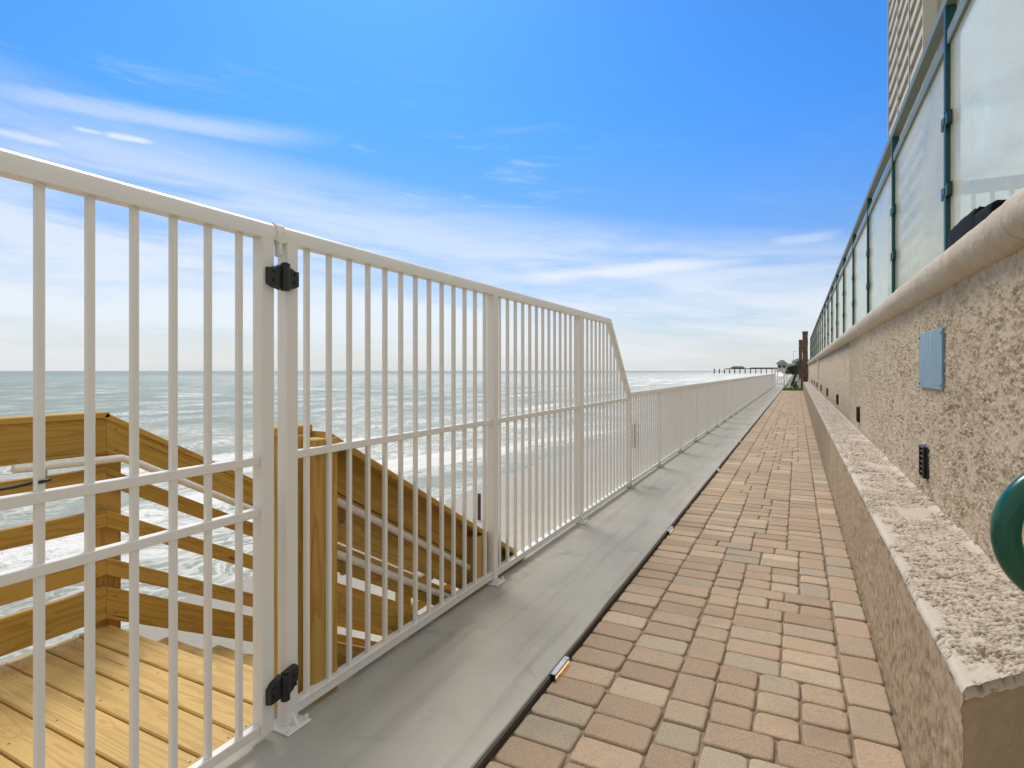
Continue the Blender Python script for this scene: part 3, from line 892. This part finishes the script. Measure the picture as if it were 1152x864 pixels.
# ------------------------------------------------------------------ stucco wall, ledge, coping
WX = .677; WY0, WY1 = 2.05, 42.3
wall = empty('stucco_wall', (WX, 20, 0), 'high beige rough stucco wall with rounded coping carrying the glass windscreen', 'wall')
bm = bmesh.new()
prof = [(WX, -.15), (WX, 1.735), (.95, 1.735), (.95, -.15)]
YS = 9.5                       # up to here the trowelled relief is real geometry
rows = []
for y in (YS, 22, WY1): rows.append([bm.verts.new((a, y, z)) for a, z in prof])
for A, B in zip(rows, rows[1:]):
    for k in range(4): bm.faces.new([A[k], A[(k+1) % 4], B[(k+1) % 4], B[k]])
bm.faces.new(rows[-1])
def ss(v, a, b_):
    v = min(1, max(0, (v-a)/(b_-a))); return v*v*(3-2*v)
def relief(u, v, w=0.0, cov=0.0, kind='wall'):
    '''hand-trowelled plaster (metres of relief, grime in the hollows and shade painted along ridges)'''
    f = noise.fractal(Vector((u*15, v*22, 3.3+w)), .55, 2.2, 5)
    g = noise.noise(Vector((u*95, v*105, 1+w)))
    if kind == 'wall':
        e = f+cov+.3*noise.noise(Vector((u*2.6, v*3.2, 8+w)))
        pl = ss(e, -.33, -.27)
        h = pl*(.0042+.0012*noise.noise(Vector((u*20, v*26, 21+w)))) + (1-pl)*.0015*g + .0003*g
        grime_shade = (1-pl)*(.30+.4*max(0, -g))
        for k, (a, b_) in enumerate(((7.5, 20), (14, 12), (10, 27))):
            r = noise.noise(Vector((u*a+f*.9, (v+(.35*u if k == 1 else -.2*u if k == 2 else 0))*b_+f*.9, 11+w+7*k)))
            m = ss(noise.noise(Vector((u*6+5*k, v*8, 31+w+3*k))), -.14, .06)
            h += m*max(0, 1-abs(r)/.060)*.0085
            grime_shade = max(grime_shade, m*max(0, 1-abs(r+.088)/.034)*.85)  # painted shadow line along one side of each trowel ridge
        return h, min(1, grime_shade)
    if kind == 'top':
        m = ss(noise.noise(Vector((u*4.2, v*4.6, 31+w)))+cov, -.38, .0)
        h = .004+.0012*noise.noise(Vector((u*26, v*26, 2+w))) + .0003*g; grime_shade = 0
        for k, (a, b_) in enumerate(((40, 21), (27, 33), (58, 36))):
            r = noise.noise(Vector((u*a+f*1.2, v*b_+f*1.2, 11+w+7*k)))
            c = m*ss(noise.noise(Vector((u*13+4*k, v*13, 51+w))), -.32, -.02)*max(0, 1-abs(r)/.11)
            h -= c*.0070; grime_shade = max(grime_shade, ss(c, .10, .48))
            h += m*max(0, 1-abs(r-.16)/.08)*.0016
        return h, grime_shade
    # face of the ledge: close upright flecks
    h = .002+.0008*f + .0004*g; grime_shade = 0
    for k, (a, b_) in enumerate(((42, 17), (30, 28))):
        r = noise.noise(Vector((u*a+f, v*b_+f*.6, 11+w+7*k)))
        c = ss(r, .12, .42); d = ss(-r, .22, .45)
        h += c*.0052 - d*.0030; grime_shade = max(grime_shade, d*.7)
    return h, grime_shade
def vert(bm, lay, co, grime_shade):
    v = bm.verts.new(co); v[lay] = grime_shade
    return v
grime_shade_lay = bm.verts.layers.float.new('grime_shade')
def fade(y): return min(1, max(0, (YS-.05-y)/2.5))
gy = frange(WY0, 3.9, .0052)+frange(3.908, 5.5, .009)+frange(5.513, YS, .014)
gz = frange(.54, 1.73, .0056)
gr = []
for y in gy:
    r = []
    for z in gz:
        hh, pt = relief(y, z, 0, .0)
        r.append(vert(bm, grime_shade_lay, (WX-hh*fade(y), y, z), pt*(.35+.65*fade(y))))
    gr.append(r)
for A, B in zip(gr, gr[1:]):
    for k in range(len(gz)-1): bm.faces.new([A[k], A[k+1], B[k+1], B[k]])
q = [bm.verts.new(c) for c in ((WX+.001, WY0, -.15), (WX+.001, WY0, 1.735), (.95, WY0, 1.735), (.95, WY0, -.15))]
bm.faces.new(q)
q2 = [bm.verts.new(c) for c in ((.95, YS, 1.735), (.95, YS, -.15))]
bm.faces.new([q[2], q2[0], q2[1], q[3]])
box(bm, .953, 4.2, WY0+.002, WY0+.26, -.15, 1.735)
build('wall_face', bm, M_STUCCO, wall, smooth=True)
# rounded, hand-trowelled coping
bm = bmesh.new()
cprof = [(.672, 1.715), (.640, 1.722), (.612, 1.742), (.594, 1.772), (.588, 1.805), (.594, 1.838), (.612, 1.862), (.640, 1.874), (.72, 1.878), (.90, 1.876), (1.0, 1.86), (1.03, 1.80), (1.0, 1.735), (.96, 1.722)]
rows = []
for y in frange(WY0-.03, 9, .05)+frange(9.3, WY1+.1, .5):
    w = []
    for k, (a, z) in enumerate(cprof):
        da = .006*noise.noise((y*2.3, k*.5, 0))+.004*noise.noise((y*9, k*.9, 4)); dz = .005*noise.noise((y*1.9, k*.4, 9))+.003*noise.noise((y*8, k*.8, 2))
        w.append(bm.verts.new((a+da, y, z+dz)))
    rows.append(w)
n = len(cprof)
for A, B in zip(rows, rows[1:]):
    for k in range(n): bm.faces.new([A[k], A[(k+1) % n], B[(k+1) % n], B[k]])
bm.faces.new(rows[0][::-1]); bm.faces.new(rows[-1])
build('coping', bm, M_COPING, wall, smooth=True)

LZT = .565
led = empty('stucco_ledge', (.5, 20, 0), 'low stucco ledge with a pale cracked top along the foot of the wall', 'ledge')
ya = frange(1.655, 3.4, .0058)+frange(3.408, 4.6, .009)+frange(4.615, YS, .02)+frange(YS+.3, WY1, .4)
def lx(y): return .345 + .004*noise.noise((y*3, 0, 1)) + .003*noise.noise((y*14, 0, 5))
def near(y): return 1.0 if y < YS else 0.0
zs = frange(-.10, .545, .011)
bm = bmesh.new(); grime_shade_lay = bm.verts.layers.float.new('grime_shade')
rows = []
for y in ya:
    r = []
    for z in zs:
        hh, pt = relief(y, z, 30, .0, 'face')
        r.append(vert(bm, grime_shade_lay, (lx(y)+.003-fade(y)*hh*.75, y, z), pt*(.35+.65*fade(y))))
    rows.append(r)
for A, B in zip(rows, rows[1:]):
    for k in range(len(zs)-1): bm.faces.new([A[k], A[k+1], B[k+1], B[k]])
prev = rows[0]          # end face, cut at forty-five degrees
for i in range(1, 41):
    f = i/40*.335
    d = [(relief(f+7, z, 40, .1)[0] if i < 40 else 0)*.8*min(1, i/4) for z in zs]
    cur = [bm.verts.new((.345+f+dd*.7, 1.655+f-dd*.7, z)) for z, dd in zip(zs, d)]
    for k in range(len(zs)-1): bm.faces.new([prev[k], cur[k], cur[k+1], prev[k+1]])
    prev = cur
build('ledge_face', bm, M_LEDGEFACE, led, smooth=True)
bm = bmesh.new(); grime_shade_lay = bm.verts.layers.float.new('grime_shade')
rows = []
N_ = 58
for y in ya:
    r = []
    for k in range(N_+1):
        f = k/N_
        x = lx(y)+.004+(WX+.002-lx(y))*f
        yy = y
        if y < 2.1: yy = 1.655+(x-.345) + (y-1.655)*(2.1-1.655-(x-.345))/(2.1-1.655)
        hh, pt = relief(yy, x, 60, .1 if .08 < f < .86 else -.12, 'top')
        zz = LZT-.005 + .004*noise.noise((yy*3, x*4, 2)) + fade(yy)*hh*1.25
        if f > .9: zz += .02*((f-.9)/.1)**2
        if k == 0: zz -= .006
        r.append(vert(bm, grime_shade_lay, (x, yy, zz), pt*(.35+.65*fade(yy))))
    a = bm.verts.new((lx(y)+.001, r[0].co.y, .541)); b_ = bm.verts.new((lx(y)-.002+.003*noise.noise((y*25, 0, 0)), r[0].co.y, r[0].co.z-.010))
    rows.append([a, b_]+r)
for A, B in zip(rows, rows[1:]):
    for k in range(len(A)-1): bm.faces.new([A[k], A[k+1], B[k+1], B[k]])
lip = [bm.verts.new((v.co.x+.004, v.co.y-.004, .536+.010*noise.noise((v.co.x*40, 0, 0)))) for v in rows[0][1:]]
for k in range(len(lip)-1): bm.faces.new([rows[0][k+1], rows[0][k+2], lip[k+1], lip[k]])
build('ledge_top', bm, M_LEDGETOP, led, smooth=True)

# wall plate, pipe and step lights
bm = bmesh.new(); box(bm, WX-.020, WX+.02, 3.555, 4.165, 1.205, 1.525, .003)
for (yy, zz) in ((3.58, 1.23), (3.58, 1.50), (4.14, 1.23), (4.14, 1.50)): tube(bm, [(WX-.019, yy, zz), (WX-.024, yy, zz)], .008, 8)
tag(build('wall_plate', bm, M_PLATE, origin=(WX, 3.86, 1.2)), 'blue grey streaked metal cover plate on the stucco wall', 'plate')
bm = bmesh.new(); tube(bm, [(WX-.05, 22.0, 1.00), (WX-.05, 22.0, 1.70)], .024, 10); box(bm, WX-.06, WX+.01, 21.94, 22.06, 1.2, 1.23); box(bm, WX-.06, WX+.01, 21.94, 22.06, 1.55, 1.58)
tag(build('drain_pipe', bm, M_CANVAS, origin=(WX, 22, 1.0)), 'short white vertical pipe under the coping far along the wall', 'pipe')
names = ['nearest black louvred step light on the stucco wall below the blue plate', 'second black step light from the near end of the stucco wall', 'third black step light along the stucco wall', 'fourth black step light along the stucco wall',
         'fifth black step light along the stucco wall', 'sixth black step light along the stucco wall', 'seventh black step light along the stucco wall', 'eighth and farthest black step light near the brown pillar']
def step_light(y, lab, first=[None]):
    z = .775
    if first[0] is None:
        l = empty('step_light', (WX, y, z), lab, 'wall light', 'step lights along the stucco wall')
        bm = bmesh.new(); box(bm, WX-.022, WX+.02, y-.068, y+.068, z-.10, z+.10, .02, 3); a = autosmooth(build('bezel', bm, M_BLACK, l), 50)
        bm = bmesh.new()
        for s in (-1, 1): box(bm, WX-.034, WX-.020, y+s*.055-.006, y+s*.055+.006, z-.085, z+.085, .003)
        box(bm, WX-.034, WX-.020, y-.06, y+.06, z+.080, z+.092, .003); box(bm, WX-.034, WX-.020, y-.06, y+.06, z-.092, z-.080, .003)
        build('rim', bm, M_STEEL if False else M_BLACK, l)
        bm = bmesh.new()
        for q in range(5): box(bm, WX-.031, WX-.021, y-.047, y+.047, z-.065+q*.03, z-.055+q*.03, .002)
        build('louvre', bm, M_BLACK, l)
        first[0] = l
    else:
        l = first[0].copy(); COL.objects.link(l); l.location = (WX, y, z); l['label'] = lab
        for ch in list(first[0].children):
            c = ch.copy(); COL.objects.link(c); c.parent = l
for i, lab in enumerate(names): step_light(4.02+4.0*i, lab)

# ------------------------------------------------------------------ glass windscreen on the wall
GX = .765
gs = empty('glass_windscreen', (GX, 20, 1.87), 'glass windscreen in teal metal frames along the top of the stucco wall', 'windscreen')
PY = [1.98*k for k in range(1, 22)]
PY = [3.93+1.985*(k-1) for k in range(0, 21)]
PY = [y for y in PY if y < 42.2]
for i, y in enumerate(PY):
    bm = bmesh.new(); box(bm, GX-.027, GX+.027, y-.0225, y+.0225, 1.86, 3.342, .003)
    p = build('post', bm, M_TEAL, gs, origin=(GX, y, 1.87))
    for z in (2.31, 2.705):
        bm = bmesh.new()
        for s in (-1, 1):
            if (s < 0 and i == 0) or (s > 0 and i == len(PY)-1): continue
            box(bm, GX-.030, GX-.007, y+s*.024, y+s*.075, z-.035, z+.035, .004)
            box(bm, GX+.008, GX+.03, y+s*.024, y+s*.075, z-.035, z+.035, .004)
        box(bm, GX-.034, GX-.0275, y-.024, y+.024, z-.022, z+.022, .003)
        build('clamp', bm, M_TEAL, p)
for a, b_ in zip(PY, PY[1:]):
    bm = bmesh.new(); box(bm, GX-.005, GX+.005, a+.032, b_-.032, 1.91, 3.118)
    build('glass_panel', bm, M_GLASS, gs)
bm = bmesh.new(); box(bm, GX-.03, GX+.03, PY[0]-.05, PY[-1]+.05, 3.344, 3.405, .004); build('top_rail', bm, M_RAIL, gs)
bm = bmesh.new()
for a, b_ in zip(PY, PY[1:]): box(bm, GX-.02, GX+.02, a+.0235, b_-.0235, 3.125, 3.200, .003)
build('mid_rail', bm, M_RAIL, gs)

# dark folded bundle lying on the coping
bag = empty('black_bundle', (.68, 3.2, 1.88), 'two folded black cloth bundles stacked on the coping in front of the glass', 'bundle')
def lump(y0, y1, x0, x1, z0, z1, seed, name):
    bm = bmesh.new()
    bmesh.ops.create_cube(bm, size=2)
    bmesh.ops.subdivide_edges(bm, edges=bm.edges[:], cuts=7, use_grid_fill=True)
    for v in bm.verts:
        c = v.co.copy(); s = Vector((c.x, c.y, c.z)); m = max(abs(s.x), abs(s.y), abs(s.z))
        r = s.normalized()*m
        q = s.lerp(r, .22)
        q += Vector((0, 0, .16*noise.noise((c.x*1.5+seed, c.y*3, c.z)))) + .07*Vector((noise.noise((c.y*7, c.z*5, seed)), 0, noise.noise((c.y*9, c.x*3, seed+3))))
        v.co = Vector(((x0+x1)/2+q.x*(x1-x0)/2, (y0+y1)/2+q.y*(y1-y0)/2, (z0+z1)/2+q.z*(z1-z0)/2))
    build(name, bm, M_DARKCLOTH, bag, smooth=True)
lump(2.94, 3.44, .655, .725, 1.86, 1.985, 1, 'cloth_fold')
lump(2.72, 3.02, .655, .725, 1.86, 1.952, 5, 'cloth_fold')

# pool deck behind and its own railing
bm = bmesh.new(); box(bm, 1.035, 15, WY0+.27, 60, -.15, 1.74)
tag(build('pool_deck', bm, M_CONC, origin=(6, 20, -.15)), 'raised pool deck behind the windscreen', None, None, 'structure')
dr = empty('deck_railing', (2.0, 6.0, 1.74), 'pale railing crossing the pool deck seen through the glass', 'railing')
M_PALEBLUE = mat('pale_blue_paint', m_plain, c=(.30, .42, .46), rough=.4, var=.08)
RY = 6.0
bm = bmesh.new(); box(bm, .99, 4.2, RY-.03, RY+.03, 2.80, 2.905, .004); build('top_rail', bm, M_PALEBLUE, dr)
bm = bmesh.new(); box(bm, 1.01, 1.10, RY-.028, RY+.028, 1.76, 2.798, .003); build('post', bm, M_PALEBLUE, dr)
bm = bmesh.new(); box(bm, 1.103, 4.2, RY-.02, RY+.02, 1.82, 1.86, .003); build('bottom_rail', bm, M_PALEBLUE, dr)
for k in range(22):
    x = 1.20+.125*k
    bm = bmesh.new(); box(bm, x-.012, x+.012, RY-.012, RY+.012, 1.862, 2.798); build('baluster', bm, M_PALEBLUE, dr)

# green handrail end
gh = empty('green_handrail', (.75, 1.35, 0), 'glossy green tubular handrail end curving back on itself at the right edge', 'handrail')
cx, cy, cz = .456, 1.363, 1.008
ux, uy = math.cos(R(14)), math.sin(R(14))
rad = .118
pts = []
pts.append((cx+ux*1.3, cy+uy*1.3, cz+rad+.35)); pts.append((cx+ux*.5, cy+uy*.5, cz+rad+.10)); pts.append((cx+ux*.16, cy+uy*.16, cz+rad+.008))
for k in range(0, 25):
    a = R(90+180*k/24)
    pts.append((cx+ux*rad*math.cos(a), cy+uy*rad*math.cos(a), cz+rad*math.sin(a)))
pts.append((cx+ux*.16, cy+uy*.16, cz-rad)); pts.append((cx+ux*.46, cy+uy*.46, cz-rad+.02))
bm = bmesh.new(); tube(bm, pts, .0225, 24); build('rail_tube', bm, M_GREEN, gh, smooth=True)
bm = bmesh.new(); tube(bm, [(cx+ux*.44, cy+uy*.44, -.06), (cx+ux*.44, cy+uy*.44, cz+rad+.07)], .021, 18); build('post', bm, M_GREEN, gh, smooth=True)

# ------------------------------------------------------------------ the far end of the path
def pillar(x, y, w, zt, lab):
    p = empty('stone_pillar', (x, y, -.15), lab, 'pillar')
    bm = bmesh.new(); 
    t = bmesh.new(); bmesh.ops.create_cube(t, size=1); bmesh.ops.subdivide_edges(t, edges=t.edges[:], cuts=6, use_grid_fill=True)
    for v in t.verts:
        q = v.co; v.co = Vector((x+q.x*w, y+q.y*w, -.15+(q.z+.5)*(zt+.15))) + .05*Vector((noise.noise((q.x*4+x, q.y*4, q.z*14)), noise.noise((q.x*4, q.y*4+y, q.z*13)), 0))
    merge(bm, t); build('shaft', bm, M_BROWN, p)
    bm = bmesh.new(); box(bm, x-w*.62, x+w*.62, y-w*.62, y+w*.62, zt, zt+.12, .02); build('cap', bm, M_BROWN, p)
pillar(.47, 43.2, .30, 3.85, 'brown stone pillar with a flat cap at the end of the wall')
pillar(.22, 49.5, .22, 3.6, 'narrower brown stone pillar standing just behind the end pillar')
lb = empty('timber_stair_rail', (-.1, 46, -.1), 'dark sloping timber rail coming down beside the brown pillar', 'handrail')
board('rail', lb, M_DARKWOOD, (.28, 47, 2.1), (-.40, 47.1, .15), .16, .1)
board('post', lb, M_DARKWOOD, (-.22, 47.12, -.15), (-.22, 47.12, .55), .08, .08, up=(0, 1, 0))
for (x, y, w, h, lab) in ((-.42, 47.6, .34, .62, 'small white canvas sheet left of the dark sloping rail'), (.12, 47.4, .22, .75, 'small white canvas sheet between the sloping rail and the brown pillar')):
    bm = bmesh.new(); vs = []
    for s in (0, .03):
        vs.append([bm.verts.new(c) for c in ((x-w/2, y+s, -.12), (x+w/2, y+s, -.12), (x+w/2, y+s+.1, h), (x+w*.2, y+s+.1, h*.95))])
    bm.faces.new(vs[0]); bm.faces.new(vs[1])
    for k in range(4): bm.faces.new([vs[0][k], vs[0][(k+1) % 4], vs[1][(k+1) % 4], vs[1][k]])
    tag(build('canvas_sheet', bm, M_CANVAS, origin=(x, y, -.12)), lab, 'canvas')
bm = bmesh.new()
for i in range(5200):
    x = random.uniform(-.9, 1.2); y = random.uniform(42.05, 47.0); h = random.uniform(.08, .26); a = random.uniform(0, 6.28); w = .012
    dx, dy = math.cos(a)*w, math.sin(a)*w
    l = random.uniform(-.05, .05)
    bm.faces.new([bm.verts.new((x-dx, y-dy, -.16)), bm.verts.new((x+dx, y+dy, -.16)), bm.verts.new((x+l, y+l, -.16+h))])
tag(build('grass', bm, M_GRASS, origin=(0, 44, -.16)), 'small bright green lawn at the far end of the pavers', 'grass', None, 'stuff')

def bush(name, x, y, z, r, h, lab, cat, n=900, trunk=0.0, leaf=.12, group=None):
    b = empty(name, (x, y, z), lab, cat, group)
    bm = bmesh.new(); tube(bm, [(x, y, z), (x+.05*h, y, z+h*.35), (x-.02*h, y, z+h*.7)], [.06*r+.03, .045*r+.02, .02*r+.01], 7); build('trunk', bm, M_DARKWOOD, b)
    bm = bmesh.new()
    cl = [(random.gauss(0, .45)*r, random.gauss(0, .45)*r, z+h*random.uniform(.35+trunk*.3, 1)-r*.2, r*random.uniform(.25, .5)) for _ in range(14)]
    for i in range(n):
        c = random.choice(cl); v = Vector((random.gauss(0, 1), random.gauss(0, 1), random.gauss(0, .8))).normalized()*c[3]*random.uniform(.5, 1.05)
        p = Vector((x+c[0], y+c[1], c[2]))+v
        a = Vector((random.uniform(-1, 1), random.uniform(-1, 1), random.uniform(-1, 1))).normalized()*leaf; q = a.cross(Vector((random.uniform(-1, 1), random.uniform(-1, 1), 1))).normalized()*leaf*.5
        bm.faces.new([bm.verts.new(p-a), bm.verts.new(p+q), bm.verts.new(p+a), bm.verts.new(p-q)])
    build('crown', bm, M_LEAF, b)
bush('shrub', -.15, 45.2, -.16, .22, .75, 'small dark green shrub on the lawn in front of the pillar', 'shrub', 300, 0, .05)

# white end gate past the low fence
eg = empty('end_gate', (-1.2, 51.5, 0), 'small white gate frame closing the far end of the walkway', 'gate')
for x in (-1.66, -.98):
    bm = bmesh.new(); box(bm, x-.05, x+.05, 51.95, 52.05, -.1, 1.45, .004); build('post', bm, M_WHITE, eg)
for z in (.15, .75, 1.32):
    bm = bmesh.new(); box(bm, -1.608, -1.032, 51.97, 52.03, z, z+.07, .003); build('rail', bm, M_WHITE, eg)
for x in (-1.47, -1.32, -1.17):
    bm = bmesh.new(); box(bm, x-.02, x+.02, 51.98, 52.02, .222, .748); build('baluster', bm, M_WHITE, eg)

# lifeguard tower on stilts
TX, TY = -3.5, 160.0
lt = empty('lifeguard_tower', (TX, TY, -2.7), 'white stilted lifeguard tower with a grey hipped roof', 'tower')
for sx in (-1, 1):
    for sy in (-1, 1):
        bm = bmesh.new(); tube(bm, [(TX+sx*1.25, TY+sy*1.2, -3.2), (TX+sx*1.0, TY+sy*1.0, .95)], .1, 8); build('leg', bm, M_CANVAS, lt)
bm = bmesh.new(); box(bm, TX-1.55, TX+1.55, TY-1.5, TY+1.5, .95, 1.1, .02); build('platform', bm, M_CANVAS, lt)
bm = bmesh.new(); box(bm, TX-1.05, TX+1.05, TY-1.05, TY+1.05, 1.102, 3.0, .02); wl = build('cabin', bm, M_FARWALL, lt)
for sx in (-.5, .5):
    bm = bmesh.new(); box(bm, TX+sx-.35, TX+sx+.35, TY-1.09, TY-1.06, 1.9, 2.7); build('window', bm, M_WINDOW, wl)
bm = bmesh.new()
bmx = [bm.verts.new(c) for c in ((TX-1.5, TY-1.5, 3.0), (TX+1.5, TY-1.5, 3.0), (TX+1.5, TY+1.5, 3.0), (TX-1.5, TY+1.5, 3.0), (TX-.4, TY, 4.0), (TX+.4, TY, 4.0))]
for f in ((0, 1, 5, 4), (1, 2, 5), (2, 3, 4, 5), (3, 0, 4), (3, 2, 1, 0)): bm.faces.new([bmx[i] for i in f])
build('roof', bm, M_ROOF, lt)
bm = bmesh.new()
for sx in (-1.5, 1.5): box(bm, TX+sx-.03, TX+sx+.03, TY-1.5, TY+1.5, 1.9, 1.97); 
for sx in (-1.5, -.5, .5, 1.5): box(bm, TX+sx-.04, TX+sx+.04, TY-1.5, TY-1.42, 1.1, 1.95)
box(bm, TX-1.5, TX+1.5, TY-1.505, TY-1.42, 1.952, 2.02); build('railing', bm, M_CANVAS, lt)
bm = bmesh.new(); tube(bm, [(TX+2.6, TY+3, -2.6), (TX+2.6, TY+3, 6.3)], [.07, .04], 6); tube(bm, [(TX+2.6, TY+3, 6.2), (TX+3.3, TY+3, 6.35)], .05, 6)
tag(build('flag_pole', bm, M_STEEL, origin=(TX+2.6, TY+3, -2.6)), 'thin grey pole rising beside the lifeguard tower', 'pole')

# fishing pier far along the shore
PYY = 900.0
pr = empty('pier', (-60, PYY, SEA), 'distant dark fishing pier on piles standing out into the surf', 'pier')
bm = bmesh.new(); box(bm, -96, 10, PYY-4, PYY+4, 3.5, 4.1); box(bm, -96, 10, PYY-4, PYY-3.8, 4.1, 4.8); build('deck', bm, M_PIER, pr)
for k in range(16):
    x = -112+k*7.2
    bm = bmesh.new()
    for s in (-1, 1): tube(bm, [(x, PYY+s*3.2, SEA-2), (x, PYY+s*3.2, 3.9 if x > -97 else 3.9+random.uniform(-.5, .8))], .5, 6)
    build('pile', bm, M_PIER, pr)
bm = bmesh.new(); box(bm, -88, -70, PYY-5, PYY+6, 4.102, 6.4); ph = build('pier_house', bm, M_PIER, pr)
bm = bmesh.new()
v = [bm.verts.new(c) for c in ((-89.5, PYY-6, 6.2), (-68.5, PYY-6, 6.2), (-68.5, PYY+7, 6.2), (-89.5, PYY+7, 6.2), (-84, PYY, 8.2), (-74, PYY, 8.2))]
for f in ((0, 1, 5, 4), (1, 2, 5), (2, 3, 4, 5), (3, 0, 4), (3, 2, 1, 0)): bm.faces.new([v[i] for i in f])
build('roof', bm, M_ROOF, ph)
bm = bmesh.new(); box(bm, -62, -22, PYY-3, PYY+3, 4.102, 5.9); build('shed', bm, M_PIER, pr)

# far shore: houses and trees in a row
def house(x, y, w, dpt, h, lab, ro=1.6, z=-.16):
    b = empty('beach_house', (x, y, z), lab, 'house')
    bm = bmesh.new(); box(bm, x-w/2, x+w/2, y-dpt/2, y+dpt/2, z, z+h); wl = build('wall', bm, M_FARWALL, b)
    nfl = max(1, int(h//3))
    for fl in range(nfl):
        for q in range(max(1, int(w//3))):
            wx = x-w/2+1.2+q*3
            bm = bmesh.new(); box(bm, wx-.6, wx+.6, y-dpt/2-.06, y-dpt/2+.02, z+1+fl*3, z+2.4+fl*3); build('window', bm, M_WINDOW, wl)
    bm = bmesh.new()
    v = [bm.verts.new(c) for c in ((x-w/2-.4, y-dpt/2-.4, z+h), (x+w/2+.4, y-dpt/2-.4, z+h), (x+w/2+.4, y+dpt/2+.4, z+h), (x-w/2-.4, y+dpt/2+.4, z+h), (x-w*.25, y, z+h+ro), (x+w*.25, y, z+h+ro))]
    for f in ((0, 1, 5, 4), (1, 2, 5), (2, 3, 4, 5), (3, 0, 4), (3, 2, 1, 0)): bm.faces.new([v[i] for i in f])
    build('roof', bm, M_ROOF, b)
house(-2.0, 240, 5.0, 8, 3.4, 'small far beach house just right of the lifeguard tower', .8)
house(2.0, 330, 9.0, 9, 6.2, 'far two storey beach house left of the brown pillars')
house(4.5, 190, 3.6, 6, 4.2, 'pale narrow far house close to the brown pillars', 1.0)
for i, (x, y, r, h) in enumerate(((-.6, 150, 1.4, 2.6), (.6, 165, 1.6, 3.4), (-1.3, 200, 1.8, 3.0), (1.6, 260, 3, 5.5), (-3.4, 300, 2.6, 4.0))):
    bush('tree', x, y, -.16, r, h, ['low bushy tree nearest beyond the lawn', 'rounded dark tree behind the low bushy tree', 'spreading low tree right of the lifeguard tower', 'tallest far tree beside the pillars', 'farthest low tree behind the tower'][i], 'tree', 500, .3, .28*r*.5+.1, 'far trees along the shore')

# tall beige apartment tower behind the windscreen
bt = empty('apartment_tower', (22, 113, -.16), 'tall beige apartment tower with stacked balconies above the glass windscreen', 'building')
BX, BY0, BY1 = 16.0, 97.0, 131.0
bm = bmesh.new(); box(bm, BX+1.4, BX+4, BY0, BY1, -.16, 78); build('wall', bm, M_TAN, bt)
nf = 26
bays = 3; bw = (BY1-BY0)/bays
for f in range(6, nf):
    z = 2.9*f
    bm = bmesh.new(); box(bm, BX-.1, BX+1.39, BY0-.1, BY1+.3, z, z+.28); sl = build('balcony', bm, M_FARWALL, bt)
    bm = bmesh.new(); box(bm, BX-.1, BX, BY0-.1, BY1+.3, z+.282, z+1.25); build('parapet', bm, M_FARWALL, sl)
    bm = bmesh.new()
    for q in range(bays): box(bm, BX+1.36, BX+1.398, BY0+q*bw+.9, BY0+(q+1)*bw-.9, z+.4, z+2.6)
    build('window', bm, M_WINDOW, bt)
for q in range(bays+1):
    yy = BY0+q*bw
    bm = bmesh.new(); box(bm, BX-.25, BX+1.38, yy-.18, yy+.18, 10, 78.2); build('pier_fin', bm, M_FARWALL, bt)
